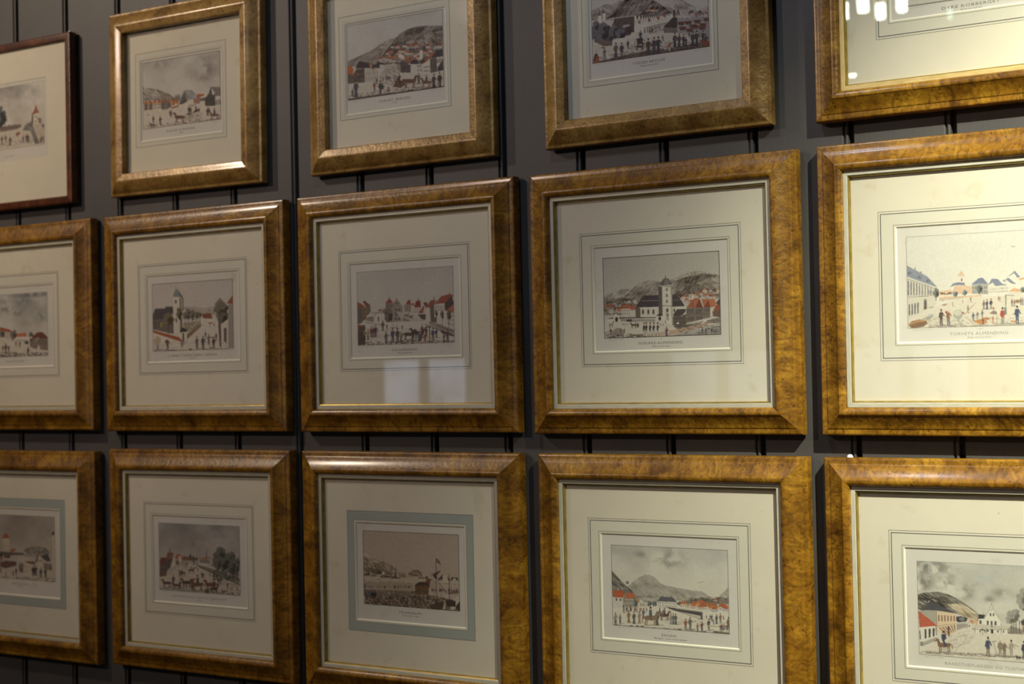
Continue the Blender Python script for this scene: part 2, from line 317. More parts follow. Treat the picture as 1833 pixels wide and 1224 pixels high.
def pic11(p):
    p.sky('b8bab8','d8d0c6',.10,3)
    p.soft('8c8684',320,230,110,60,.85);p.soft('807c78',880,300,150,120,1.);p.soft('8a8680',900,150,130,50,.8);p.soft('847e7a',850,400,90,50,.7);p.soft('a09a94',680,350,80,60,.6)
    p.hill('8c8c88',[100,560,130,535,200,530,270,540,330,560,400,590,470,620,560,600,560,720,100,720],.42)
    p.hill('8e989c',[540,690,600,560,650,545,700,550,750,600,790,640,840,700,700,720,540,720],.2)
    p.P('d2c8ba',[100,720,560,690,720,660,1052,720,1060,905,102,1025],1,.05)
    p.P('b85a34',[98,545,98,480,120,520,125,545])
    for i,x in enumerate((125,180,232,285,330,405)):
        yb=800-i*6;w=46
        p.P('cfc6ba' if i in(2,3) else '6c6660',[x,720-i*3,x+w,715-i*3,x+w,yb-8,x,yb],1,.05)
        p.win('3c3a3c',[x,722-i*3,x+w,717-i*3,x+w,yb-10,x,yb],3,2,.5,.6)
        p.P('c8622e',[x-5,722-i*3,x+w*.4,675-i*6,x+w*.6,678-i*6,x+w+5,716-i*3],1,.08)
    p.P('5a5654',[330,690,420,680,420,780,340,790],.8);p.specks('3a3636',130,650,420,670,70,9,3,.7,.05)
    p.P('c66430',[455,735,470,680,500,660,540,690,530,740]);p.P('d8ccba',[485,740,505,705,530,735,510,755])
    p.P('8c4030',[450,760,540,735,545,750,460,775])
    p.P('4c5256',[540,730,620,555,640,610,640,680,600,715]);p.P('3a4246',[560,720,640,650,640,690,600,715]);p.P('7c7468',[610,560,640,610,650,690,640,690,618,610])
    p.P('b0502c',[722,660,762,650,762,600,850,598,850,615,790,640,760,680,730,715,722,700]);p.P('9c6a5c',[725,660,800,640,800,712,728,716])
    p.P('5c5e60',[800,650,880,635,895,700,800,690]);p.P('d4ccc0',[800,685,860,682,860,738,800,738])
    p.P('3c4444',[860,690,870,640,910,580,930,510,950,600,1000,590,990,690,1000,740,865,745],1,.1)
    p.P('6e6c6c',[925,510,1048,515,1050,620,960,625,985,590],1,.05);p.P('d8d0c2',[940,585,975,580,955,615]);p.P('cfc8bc',[985,630,1050,620,1052,740,985,740])
    p.win('3a3a3c',[990,660,1050,655,1050,735,990,735],4,1,.5,.8);p.specks('2c3030',850,660,990,740,60,5,3,.8)
    p.Ln('7c5a50',5,[970,510,970,490]);p.Ln('7c5a50',5,[1016,515,1016,490])
    p.tree(680,725,70,32,'c4bcb0')
    p.specks('4a4440',100,960,1060,900,1,10);p.specks('4a4440',105,985,1055,1015,170,14,2.5,.55,-.115);p.specks('7a6e64',120,840,1050,980,60,20,1.5,.4,-.1)
    p.horse(555,940,115,'5a4640',-1)
    for x,y,r in ((770,860,50),(680,880,36)):
        for t in range(14):
            a0=t*.4488;p.Ln('4c4440',3,[x+r*np.cos(a0),y+r*np.sin(a0),x+r*np.cos(a0+.46),y+r*np.sin(a0+.46)]);p.Ln('5c5048',1.5,[x,y,x+r*np.cos(a0),y+r*np.sin(a0)],.7)
    p.P('4a3c3c',[640,850,800,800,800,770,740,790,700,830,640,835]);p.fig(668,850,110,'34383e');p.fig(690,845,85,'4a4038');p.fig(752,810,70,'2c3036')
    p.Ln('5c5048',3,[600,850,720,860])
    p.fig(905,862,105,'4a3c3c','8c8478',hat=1);p.fig(890,862,100,'34444c');p.horse(975,905,100,'6a584c',-1,'30343a')
    p.fig(450,876,85,'3c5468','34485a');p.fig(437,860,65,'5c5048');p.fig(178,862,35,'b8a088')
    p.fig(235,950,90,'3a4244');p.fig(320,975,110,'4a4444');p.horse(225,1000,55,'3c3c3c',-1);p.specks('3a3634',170,960,280,1000,20,14,3,.8)
    p.done()
def pic12(p):
    p.sky('bcbcb8','ccc6be',.05,3)
    p.hill('8a8680',[95,625,240,560,330,520,430,450,530,395,600,378,700,400,700,640,95,680],.28,ang=-1.5)
    p.hill('6c6864',[380,640,430,590,500,500,560,430,620,350,700,300,800,270,900,262,1063,262,1068,560,800,640,380,660],.42,ang=-1)
    p.hill('8c867e',[740,440,850,350,950,325,1065,370,1066,470,900,460],.5,ang=1)
    p.P('aaa49c',[690,430,760,410,790,425,740,450],.8)
    p.specks('3a3836',400,460,1060,620,260,10,4,.6)
    p.town(510,500,1040,480,12,42,40);p.town(470,585,1040,530,26,40,36);p.town(390,640,800,600,24,40,36)
    p.P('ded6ca',[610,580,625,550,640,545,680,575,660,600]);p.P('ded6ca',[832,510,860,510,862,590,832,605])
    p.P('c8c0b4',[95,850,300,800,400,740,1072,740,1078,885,98,1020],1,.05)
    p.P('b8b0a4',[420,760,560,640,620,650,640,740,600,800,430,800],1,.1);p.specks('7a746c',450,650,600,740,90,16,2,.6)
    p.P('c45a2c',[97,690,97,672,135,675,160,700,150,765,98,745]);p.P('54504e',[97,745,150,760,190,700,270,690,275,835,100,850],1,.06)
    p.P('c45a2c',[135,730,152,730,150,768,140,765]);p.P('b85a34',[190,760,203,735,214,762])
    p.P('34363c',[178,695,215,620,320,640,335,690,240,692]);p.win('2e2c2e',[195,705,270,700,272,800,198,810],4,2)
    p.P('bcb4a8',[272,700,410,690,415,820,280,835]);p.win('6c6660',[275,720,410,705,415,810,280,830],6,2,.3,.7,.7)
    p.P('383a40',[335,690,350,655,420,650,430,690]);p.P('b8502c',[305,665,345,640,360,650,330,665]);p.P('c0562e',[340,685,365,690,370,712,350,705])
    p.tree(660,680,45,50,'3c3c3e',740);p.P('8c8680',[600,650,640,645,640,740,600,700])
    p.P('46444a',[630,640,640,620,720,640,720,730,640,735],.8)
    p.P('34363e',[735,650,750,610,800,600,830,645,800,650]);p.P('d0c8bc',[740,655,800,648,800,700,740,705]);p.win('55504c',[800,650,850,645,860,735,810,738],3,2,.5,.6);p.P('4a4644',[690,660,740,655,740,735,690,738]);p.P('b8502c',[680,600,700,580,715,600,710,640])
    p.P('b85430',[700,610,740,610,735,635,705,635])
    p.P('36363a',[825,640,880,590,885,620,850,650]);p.P('b04a2a',[860,650,900,585,935,625,930,650]);p.P('d8d0c4',[865,650,935,600,940,740,868,745]);p.win('46444a',[868,665,938,655,940,735,870,742],4,2,.45,.6)
    p.P('c05a34',[915,580,960,535,1000,530,950,590]);p.P('54504e',[935,600,1000,580,1010,725,942,740],1,.05)
    p.P('383a42',[940,590,1010,505,1064,500,1068,570,990,580]);p.P('d0c8be',[1000,585,1068,575,1066,620,1020,665,1005,660]);p.win('3c3a40',[1000,590,1065,580,1065,640,1000,650],4,1,.5,.7);p.P('3c3a3c',[1010,690,1068,600,1072,710,1015,725]);
    p.specks('3c3836',100,960,1076,1020,330,18,3,.5,-.12);p.P('3c3836',[98,1000,1078,868,1078,888,98,1022],.8);p.specks('4c4844',380,820,1070,880,140,18,3,.45,-.05)
    p.horse(730,885,120,'5c4434',1);p.P('5c4434',[560,880,600,790,680,800,680,860,640,890]);p.fig(625,850,100,'38343a');p.fig(645,845,70,'c8c0b4')
    for x,y,r in ((585,860,45),(660,870,40)):
        for t in range(12):
            a0=t*.5236;p.Ln('6c4c38',3,[x+r*.8*np.cos(a0),y+r*np.sin(a0),x+r*.8*np.cos(a0+.53),y+r*np.sin(a0+.53)])
    p.horse(900,880,90,'6a4c3c',-1,'4a4440');p.fig(822,850,110,'5a5450')
    p.fig(185,985,170,'3c4656','34485a',skirt=1);p.fig(150,980,80,'4a4640');p.fig(372,920,95,'7c3c30','5c4038');p.fig(433,955,135,'34404e','3a3c44')
    p.fig(455,945,100,'3a3a3c','c8c0b4',skirt=1);p.fig(515,930,60,'8c3c2c');p.fig(975,890,140,'3c3a3e','30303a',skirt=1);p.fig(1035,885,150,'32302e','2e2c2c');p.fig(395,850,60)
    p.crowd(430,790,600,830,12,30,50);p.specks('3a3634',440,700,620,830,40,6,6,.6);p.E('e8e0d4',833,727,9,9)
    p.done()
def pic13(p):
    p.sky('c0beb8','ccc6be',.04,3)
    p.hill('908c86',[170,140,250,100,350,55,420,60,470,90,470,260,170,260],.3);p.hill('9c988f',[430,70,500,20,600,-20,700,60,700,200,430,220],.25)
    p.hill('a09c94',[1100,70,1200,20,1260,-10,1340,-5,1420,50,1540,95,1640,80,1680,100,1680,200,1100,200],.3)
    p.hill('605c58',[350,240,430,190,480,110,570,20,640,-30,900,-30,1000,20,1080,70,1150,120,1220,170,1000,190,720,200,600,240],.5,ang=-1)
    p.specks('d0c6b8',560,20,1080,160,60,20,2,.5,.05);p.town(780,160,1100,130,6,40,25)
    p.P('cfc7bb',[180,520,1670,250,1680,600,180,830],1,.05)
    p.P('9a9aa0',[1250,250,1670,200,1680,480,1270,400],1,.08);p.specks('5a5a60',1280,250,1670,420,60,30,2,.5)
    p.town(1240,215,1640,195,12,40,60);p.specks('3c3a3c',1260,240,1660,235,60,10,3,.7,-.06)
    for x,y in ((1320,300),(1340,365),(1410,290),(1470,335),(1530,275),(1600,320),(1500,345),(1650,250),(1430,385),(1590,360)):
        p.P('5c3e36',[x-50,y-22,x+50,y-28,x+35,y+18,x-32,y+22],1,.08);p.P('9a4a34',[x+20,y-20,x+50,y-26,x+45,y])
    p.P('e0d8cc',[258,200,302,195,300,290,260,300]);p.P('e0d8cc',[315,170,352,165,354,300,322,308]);p.P('4a4c58',[250,200,268,150,300,195]);p.P('4a4c58',[305,168,322,125,352,165])
    p.P('4a4644',[440,330,470,235,725,200,720,430,560,470],1,.06);p.P('cfc7bb',[400,235,720,198,720,205,400,245])
    p.P('363432',[620,350,660,330,700,345,700,420,600,430]);p.P('a49e96',[560,350,590,315,660,308,665,330,600,352])
    p.P('dcd4c8',[722,205,1210,175,1215,250,1090,330,720,420],1,.03)
    for i in range(17):
        t=i/16.;x=722+(t**.8)*440;w=42*(1-t*.65);y0=200-22*t;p.P('3c3a3a',[x+w*.55,y0,x+w*1.3,y0,x+w*.93,y0+60*(1-t*.6)])
    for i in range(14):
        t=i/14.;x=850+(t**.85)*300;h=75*(1-t*.6);y=420-120*t;p.P('484440',[x,y-h,x+12*(1-t*.5),y-h,x+12*(1-t*.5),y,x,y])
    for x,y in ((780,285),(905,260),(1020,235),(1100,200)):p.P('9c3c30',[x-12,y-20,x+16,y-28,x+24,y+14,x,y+20]);
    p.Ln('d8d0c4',3,[785,270,800,310])
    p.specks('54504c',720,220,1150,300,80,10,1.5,.6)
    p.P('3a3634',[1090,345,1210,225,1270,220,1270,350,1200,360],1,.07);p.P('6c6862',[1095,350,1270,355,1270,415,1100,420]);p.P('3a3836',[1218,125,1242,125,1240,225,1220,230]);p.P('4a4c54',[1260,160,1280,100,1300,165])
    p.Ln('3c3a3c',2,[1248,50,1248,240])
    for x,y,rx,ry in ((230,350,60,80),(340,380,80,100),(460,400,60,90),(550,430,70,60),(390,480,70,50),(210,440,50,70),(300,450,90,60)):p.tree(x,y,rx,ry,'464a54')
    p.P('605a56',[180,500,440,520,445,580,330,590,185,520]);p.P('d8d0c4',[440,510,640,470,640,510,540,545,440,590]);p.P('d8d0c4',[680,415,740,405,740,460,680,480]);p.P('d4ccc0',[190,500,215,498,200,540,188,540])
    p.P('c8c0b4',[185,560,330,590,430,600,640,520,1230,430,1300,440,1300,560,185,700],.8,.05)
    p.hill('5c5650',[185,800,600,700,900,640,1250,600,1670,520,1685,600,180,835],.3);p.specks('2e2c2c',180,720,1680,820,500,26,3,.55,-.15)
    p.specks('4a4640',620,560,1300,640,200,22,3,.5,-.05);p.specks('3c3a38',880,340,1100,420,50,14,4,.7)
    p.crowd(880,440,1080,380,9,40,50)
    p.P('34323a',[750,490,830,480,830,560,760,570]);p.fig(800,520,130,'343a48')
    for x,y,r in ((745,560,34),(840,560,34)):
        for t in range(12):
            a0=t*.5236;p.Ln('3c3430',4,[x+r*.5*np.cos(a0),y+r*1.8*np.sin(a0),x+r*.5*np.cos(a0+.53),y+r*1.8*np.sin(a0+.53)])
    p.horse(790,640,90,'3a3432',1)
    p.fig(900,700,210,'3e3a38','3c3a38',skirt=1);p.fig(975,690,215,'3a3e4c','3c404e',skirt=1);p.fig(1030,685,220,'343a4a','34384a',skirt=1);p.fig(1170,650,120,'a84c34','d0c8bc');p.fig(1085,520,70,'4a4440')
    p.fig(485,735,190,'54504a','3c4454',skirt=1);p.fig(560,735,190,'343c4e','4a4a50');p.fig(640,620,110,'3c3634','5a4c44');p.fig(340,750,140,'5c5a54','4c5250');p.E('a4442c',322,608,22,12);p.P('dcd4c8',[370,700,400,710,395,755,370,750])
    p.P('343640',[190,790,215,690,250,680,270,780]);p.P('9c402c',[240,700,270,720,275,800,200,810]);p.E('c09a80',235,650,12,14)
    for x,y,h in ((1240,600,180),(1295,600,170),(1350,580,140),(1470,590,190),(1520,590,200),(1600,560,170),(1380,590,120),(1425,470,70),(1640,590,160)):p.fig(x,y,h,'3c3c46','34343c',skirt=1)
    p.P('7c4030',[1560,500,1680,520,1685,590,1600,595],1,.07);p.Ln('3a3634',5,[1250,400,1480,460]);p.Ln('3a3634',4,[1300,400,1300,480]);p.Ln('3a3634',5,[1560,420,1560,600])
    p.horse(660,690,40,'c4bcb0',1);p.horse(1120,640,40,'d0c8bc',-1)
    p.done()
def pic14(p):
    p.sky('c4c4c4','d2ccc2',.1,3);p.hill('8c8884',[1650,-260,1900,-330,2200,-300,2600,-340,2600,-80,1650,-60],.3)
    p.P('cfc7bb',[400,20,400,-120,2700,-360,2700,-200],1,.05);p.town(700,-120,2400,-200,40,90,110);p.crowd(600,-10,2300,-120,30,60,110);p.done()
def pic20(p):
    p.sky('aab0b0','d4ccc0',.16,3)
    p.soft('5c6668',320,280,260,26,1.);p.soft('707c80',230,350,110,50,1.);p.soft('667072',40,440,60,45,1.);p.soft('6c7678',175,450,60,55,1.);p.soft('74807f',420,500,70,70,.9);p.soft('808888',60,350,110,30,.9);p.soft('8c9494',270,570,60,40,.6)
    p.P('cbc3b6',[-900,700,0,690,300,700,500,840,505,915,0,925,-900,940],1,.06)
    p.town(-800,710,-20,700,16,70,70)
    p.P('9c4830',[0,610,50,625,110,640,120,670,60,660,0,650]);p.P('6a6460',[0,650,50,655,50,720,0,715]);p.P('b4a898',[50,665,115,665,115,735,55,730]);p.tree(20,680,26,30,'4c5458');p.tree(140,695,34,55,'4a4e4c',745)
    p.P('c8643c',[175,680,270,668,278,712,175,715]);p.P('d4ccc0',[165,715,300,710,300,745,165,745]);p.win('54504c',[165,735,260,732,260,770,165,770],6,1,.3,.7)
    p.tree(322,690,26,28,'4a5456',710);p.tree(275,770,22,20,'3c4244')
    p.P('5c3026',[335,715,380,668,440,662,492,712,490,732,340,730],1,.08);p.P('6c6660',[310,740,345,725,492,730,500,850,420,845,400,790,380,840,310,815],1,.1);p.P('5c3a32',[305,740,345,715,345,740,310,770])
    p.P('cfc4b4',[385,845,400,800,415,845]);p.tree(390,740,24,26,'6c6e60')
    p.specks('34383a',0,870,500,915,200,18,3,.5);p.P('3c4242',[0,895,120,915,0,922],.7)
    for x,y,h in ((60,880,100),(30,860,60),(205,822,60),(292,905,90),(90,870,70),(165,810,50)):p.fig(x,y,h,'3c4040','4a3c38')
    p.fig(-300,900,100);p.fig(-450,890,90)
    p.done('3c3a3a')
def pic21(p):
    p.sky('beb8b4','cec6be',.03,3)
    p.hill('aaa49c',[490,520,600,520,700,535,800,515,830,600,490,620],.15)
    p.P('cec6ba',[190,800,640,660,800,640,985,760,990,940,190,965],1,.03)
    p.P('3c4046',[188,600,210,540,310,538,315,520,388,520,390,590,330,600,300,640,190,655],1,.05);p.P('5c5a58',[188,650,300,640,330,600,395,650,395,790,188,745],1,.05)
    p.win('403e3e',[195,660,300,655,300,735,195,730],3,1,.4,.8)
    p.P('d4ccbe',[330,600,390,590,392,660,370,640]);p.P('d6cebf',[388,425,452,428,458,800,396,785]);p.P('7c766e',[450,430,470,440,480,760,458,800]);p.P('6c6862',[478,440,492,445,492,560,478,560])
    p.P('6c8288',[386,425,410,350,435,348,455,425]);p.P('4c5a60',[435,350,455,425,475,425,450,375]);p.P('4c5558',[455,380,492,440,480,445,460,420])
    p.Ln('7a746c',2.5,[412,350,412,310]);p.Ln('7a746c',2.5,[432,350,432,310]);p.Ln('7a746c',2,[460,380,460,345])
    p.E('2e2c2c',416,472,8,20);p.E('2e2c2c',420,655,7,24)
    for x,y,rx,ry in ((540,590,34,50),(580,600,30,50),(620,600,26,40),(655,600,18,30),(510,610,26,40)):p.tree(x,y,rx,ry,'54564c',680)
    p.P('8a8a6c',[490,680,660,660,665,690,540,770,490,740],1,.12);p.specks('4c4a3c',490,680,650,740,60,4,3,.6);p.specks('d0c8b8',500,670,650,730,30,5,4,.8)
    p.P('6c5c44',[525,800,665,688,668,712,528,842]);p.P('8c6a48',[525,790,665,680,668,695,530,805])
    p.P('7c3c28',[675,590,765,585,778,640,685,635]);p.P('d6cec2',[665,635,790,640,800,700,670,690]);p.P('b86a4c',[735,675,780,672,780,690,735,690]);p.tree(740,555,14,20,'8c8c84')
    p.tree(340,640,52,60,'54523c',790);p.tree(285,700,26,24,'7a7440');p.tree(450,590,34,60,'4c4a34');p.P('5a4c38',[470,640,480,640,480,720,470,720])
    p.P('a8452a',[188,752,450,822,478,855,460,864,188,775]);p.P('dad2c6',[188,778,460,866,460,930,188,850],1,.02);p.P('7a746c',[460,866,478,850,500,870,470,925])
    p.P('2e3032',[455,770,470,720,530,745,520,770]);p.P('d8d0c2',[450,780,480,780,490,850,455,820]);p.P('d6cebe',[495,790,515,780,525,860,510,870]);p.P('4a4644',[480,780,497,780,500,870,480,850])
    p.Ln('4a4644',3,[470,925,530,850])
    p.tree(865,560,68,115,'4c503e',None);p.tree(880,640,50,60,'40443a');p.P('54403a',[835,690,862,690,866,915,850,915])
    p.P('8c8680',[935,500,985,495,990,925,935,925],1,.04);p.P('9c4428',[918,490,980,405,985,495]);p.P('cfc6b8',[865,690,935,640,935,925,905,900,865,820]);p.P('57524e',[890,735,920,725,920,885,890,860]);
    p.P('bcb4a8',[865,860,935,915,930,925,865,880])
    p.specks('8a847a',200,860,980,940,110,26,1.5,.4);p.specks('4a4640',190,945,420,955,30,16,2.5,.6)
    p.fig(235,945,130,'a89878','5c6470',hat=0);p.E('b0a080',235,855,36,44,.9,.2);p.fig(335,945,95,'443a38','3a3838');p.E('5a4438',328,865,22,20,1,.2)
    for x,y,h,c in ((625,935,120,'54504a'),(685,938,130,'38424c'),(710,830,65,'4a4a44'),(742,895,105,'6c6450'),(790,932,115,'3a3634'),(815,850,70,'38404a')):p.fig(x,y,h,c,'34343a')
    p.P('54403a',[765,818,803,820,803,830,765,830]);p.horse(762,935,24,'3a3838',-1);p.fig(795,715,35);p.fig(755,720,25);p.E('4c483c',560,940,14,8)
    p.done()
def pic22(p):
    p.sky('b8b8b2','ccc6bc',.03,3)
    p.P('cdc6ba',[195,760,450,660,640,700,1080,740,1085,930,195,965],1,.03)
    p.P('8c8a80',[330,660,430,645,440,665,330,672],.7);p.P('9c5038',[395,630,425,625,425,645,395,645]);p.Ln('4c4848',3,[432,660,432,610])
    p.P('54565c',[195,590,245,600,248,750,197,770],1,.06);p.P('9c4c34',[195,600,208,562,275,600,248,615]);p.P('7c6850',[245,610,285,605,290,715,248,740],1,.04);p.P('6c4438',[250,560,270,552,320,590,290,612]);p.P('75685c',[285,605,322,592,325,655,290,690]);p.win('3a3634',[248,620,285,615,288,720,250,735],2,3,.4,.5);p.win('3a3634',[288,612,322,600,324,655,290,680],3,3,.4,.5)
    p.Ln('4a4644',4,[210,565,210,540]);p.Ln('4a4644',4,[275,555,275,545])
    p.P('8e3c2a',[195,770,240,768,212,825,200,828]);p.P('4c4642',[200,828,240,775,275,770,275,950,210,955],1,.1);p.specks('2e2a28',205,840,270,950,50,14,4,.7)
    p.P('76736e',[460,570,526,570,528,745,462,745],1,.05);p.P('8c3c2c',[458,572,494,528,530,570]);p.win('3c3a3a',[463,575,525,575,525,620,463,620],3,1,.35,.5);p.Ln('4a4644',5,[494,530,494,510])
    p.P('8a857e',[512,610,562,530,616,605,614,735,516,745],1,.05);p.P('9c5844',[512,612,560,528,566,530,520,612]);p.win('353335',[540,612,596,612,596,735,540,735],2,3,.45,.5);p.win('353335',[552,560,580,560,580,590,552,590],2,1,.5,.6)
    p.tree(485,680,38,60,'4c4e4a',745);p.tree(455,650,20,30,'5a5c54')
    p.P('b4aea4',[560,650,640,660,720,700,830,735,640,740,612,735]);p.P('5a5650',[615,700,690,735,620,740],.6)
    p.P('938c84',[628,590,690,585,692,660,630,650],1,.04);p.P('8e3e2e',[640,585,665,545,686,545,690,588]);p.win('403c3c',[632,592,690,592,690,640,632,640],3,2,.35,.5)
    p.P('cac2b6',[690,600,780,612,780,670,700,680]);p.P('7c3428',[720,612,735,555,778,548,778,612]);p.P('a0583c',[690,590,705,570,720,575,715,600]);p.win('4a4644',[700,615,775,615,775,665,700,665],4,2,.3,.5)
    p.P('9c5040',[755,665,800,600,815,600,800,665]);p.P('54403c',[800,568,838,565,838,600,820,605]);p.P('4a4440',[750,675,830,672,835,725,790,720]);p.P('c8c0b4',[822,640,845,620,850,740,825,735])
    p.P('954636',[820,615,870,548,922,542,880,610]);p.P('cdc5b8',[825,618,862,612,868,740,830,740]);p.P('5a5450',[862,612,920,560,925,745,870,745],1,.05);p.P('98483a',[905,580,965,510,1040,490,1075,500,1040,570]);p.P('d2cabe',[900,585,1000,578,1005,700,902,700]);p.win('55504c',[902,590,998,585,1000,650,902,650],6,1,.35,.8);p.P('403b3a',[998,575,1060,505,1078,570,1078,640,1000,640],1,.05);p.P('b05c48',[1010,640,1078,580,1078,660,1030,660]);p.P('d0c8bc',[1010,660,1080,660,1080,800,1010,780]);p.win('403c3c',[1015,665,1078,665,1080,790,1015,770],3,3,.3,.55)
    p.Ln('4a4644',6,[755,550,755,532]);p.Ln('4a4644',6,[898,545,898,515]);p.Ln('4a4644',7,[1040,492,1040,482])
    for x,y,rx,ry,t in ((920,665,14,30,770),(975,675,18,40,780),(1035,680,22,44,790)):p.tree(x,y,rx,ry,'46483e',t)
    p.P('8c867c',[850,740,900,745,1080,810,1085,850,1040,850,860,770],1,.06);p.Ln('3a3634',5,[820,765,1085,870]);p.Ln('3a3634',4,[930,775,1080,830])
    p.Ln('55504a',4,[270,745,420,770]);p.Ln('55504a',3,[350,745,375,655]);p.P('5c5852',[280,730,300,700,350,690,350,745],.7)
    p.specks('6c665e',280,800,1080,930,130,26,2,.4);p.specks('3c3a38',200,925,1080,955,230,20,3,.55,-.02);p.specks('4a4644',560,900,760,930,50,20,3,.5)
    for x,y,h,c in ((435,825,95,'4a4644'),(472,812,50,'4a4440'),(270,905,95,'7c6c48'),(300,905,95,'8a8478'),(330,885,100,'7c3c30'),(350,880,95,'6c3a30'),(370,880,105,'2e3c62'),(465,940,110,'54545c'),(525,930,130,'34446c'),(568,930,130,'403c3c'),(600,925,95,'7a746a'),(610,815,45,'4a4644'),(790,860,90,'6c4034'),(890,910,110,'3c4658'),(922,885,85,'2e4266'),(990,920,75,'54504a'),(1022,920,110,'38485a'),(830,880,90,'4c4844'),(395,740,50,'4a4644')):p.fig(x,y,h,c,'38343a')
    p.horse(672,905,95,'4c4438',1);p.horse(740,890,90,'3c3834',-1);p.horse(765,890,85,'34343c',1);p.horse(650,700,32,'5a3c34',1);p.horse(690,710,30,'34303a',1)
    p.P('4a3c34',[818,785,868,785,868,795,826,795,826,905,818,905]);p.P('4a3c34',[856,790,864,790,864,905,856,905]);p.P('4c4440',[945,810,1085,860,1080,875,975,850]);p.Ln('5a544c',4,[505,795,570,795]);p.Ln('5a544c',3,[525,795,535,750]);p.Ln('5a544c',3,[560,795,570,750])
    p.crowd(760,900,850,930,5,70,90);p.done('6c6864')
def pic23(p):
    p.sky('b6b4ac','c4beb4',.02,3)
    p.hill('9c9990',[165,610,230,590,290,575,350,540,440,540,440,700,170,700],.3,ang=-1);p.hill('85827a',[330,640,400,590,480,520,560,470,640,455,740,470,760,700,330,700],.45,ang=-1);p.hill('a09c92',[830,450,950,395,1080,358,1170,370,1320,395,1320,500,830,500],.35)
    p.hill('6a675f',[350,700,500,600,700,500,850,470,1000,420,1150,388,1318,400,1325,640,1000,620,850,640,400,720],.45,ang=-1);p.hill('8a867c',[1100,480,1200,440,1318,420,1322,540,1150,520],.35)
    p.hill('7c786e',[170,680,350,620,470,640,470,800,175,800],.4);p.specks('2e2c2a',180,640,500,740,130,22,5,.6,-.05)
    p.town(180,790,460,740,9,55,42);p.town(350,690,480,665,5,30,22,'d0c8bc 8c8680');p.town(940,640,1310,600,20,36,34);p.town(1040,600,1310,540,8,34,30,'c8a088 b8805c');p.town(960,700,1040,670,6,36,36)
    p.P('5c564e',[1065,490,1090,488,1090,512,1065,512]);p.P('6c685e',[1040,520,1130,505,1180,530,1060,540])
    p.P('b4aea4',[1015,590,1035,590,1035,640,1015,640]);p.P('d8d0c4',[1042,600,1062,598,1065,640,1042,645]);p.P('34353a',[1008,590,1020,560,1032,590]);p.P('34353a',[1055,590,1065,558,1078,590])
    p.P('d0c8bb',[180,860,1000,800,1330,850,1335,990,175,1030],1,.03)
    p.P('a8543a',[350,740,360,695,430,690,460,720,450,745]);p.P('d6cec2',[350,738,440,735,440,800,350,800]);p.win('4c4844',[352,740,438,738,438,798,352,798],4,2,.35,.6);p.P('b05a3c',[440,750,470,700,490,705,485,750]);p.P('cfc7bb',[440,752,485,748,487,800,440,800]);p.P('b86444',[300,760,310,740,345,740,340,765])
    p.P('2e313c',[485,725,530,660,580,600,600,600,545,722],1,.03);p.P('30333e',[540,722,580,610,710,598,722,715],1,.04);p.P('a49c92',[550,655,715,650,715,656,550,662],.7);p.P('35373f',[845,600,900,600,940,650,975,710,850,715],1,.04);p.Ln('a49c92',3,[905,600,940,650]);p.Ln('8c867c',3,[850,650,940,650])
    p.P('55524e',[485,728,535,725,537,820,490,825]);p.P('d8d0c4',[535,725,720,718,722,815,538,820],1,.02)
    for x in (562,615,665):
        p.P('a8a298',[x-14,745,x+14,745,x+14,795,x-14,795],1,0);p.E('a8a298',x,748,14,10);p.P('45423f',[x-8,752,x+8,752,x+8,785,x-8,785],1,0);p.E('45423f',x,752,8,8)
    p.P('d6cec2',[850,718,990,712,990,750,870,790,852,790]);p.E('45423f',872,752,9,18)
    p.P('4c4c4a',[712,490,752,500,758,800,718,800],1,.05);p.P('dcd4c6',[750,518,842,518,852,905,757,850],1,.02);p.P('9c968c',[835,518,848,520,858,905,848,905])
    p.P('4e5050',[725,495,742,470,765,440,786,432,812,436,832,465,845,500,842,520,748,518],1,.03);p.P('8c8f8e',[770,500,775,450,795,434,815,450,828,500],.5);p.P('a8a69e',[718,498,750,505,750,518,715,515]);p.P('b0aca2',[748,505,848,498,848,515,750,520])
    p.Ln('3a3836',4,[784,435,784,405]);p.E('3a3836',785,422,6,6)
    for y in (545,605,662):p.E('8c867c',798,y,10,19);p.E('5a5650',798,y+2,5,14)
    p.P('8c867c',[755,700,852,704,852,712,755,710]);p.P('8c867c',[790,750,815,750,818,850,792,850]);p.E('403d3b',803,748,11,18);p.win('dcd4c6',[793,765,815,765,817,848,795,848],2,3,.5,.6,.9);p.E('3a3836',806,800,7,10)
    p.P('2e2e32',[690,805,720,785,755,790,755,810]);p.P('d8d0c4',[685,812,760,806,760,855,690,855]);p.E('35322f',728,832,14,22)
    p.P('ddd5c8',[205,830,330,815,330,865,208,865]);p.P('34343a',[205,835,268,822,330,822,690,818,690,826,330,834,210,838]);p.P('ddd5c8',[270,810,290,785,318,810,330,865,270,865]);p.E('35322f',300,842,15,26);p.P('d8d0c4',[332,835,690,828,688,862,332,865])
    for i in range(26):p.P('3a3836',[340+i*13.3,838,348+i*13.3,838,348+i*13.3,862,340+i*13.3,864],.85,0)
    p.P('3a3634',[400,842,455,838,455,862,400,864])
    p.P('383a3c',[860,795,900,740,985,738,985,760,940,812,870,815],1,.05);p.P('55534e',[858,815,990,790,992,895,860,900],1,.05);p.P('d6cec0',[940,812,968,775,965,780,945,815]);p.win('33312f',[862,820,988,800,990,890,862,890],7,2,.4,.55);p.P('d8d0c4',[882,895,905,868,918,870,920,895])
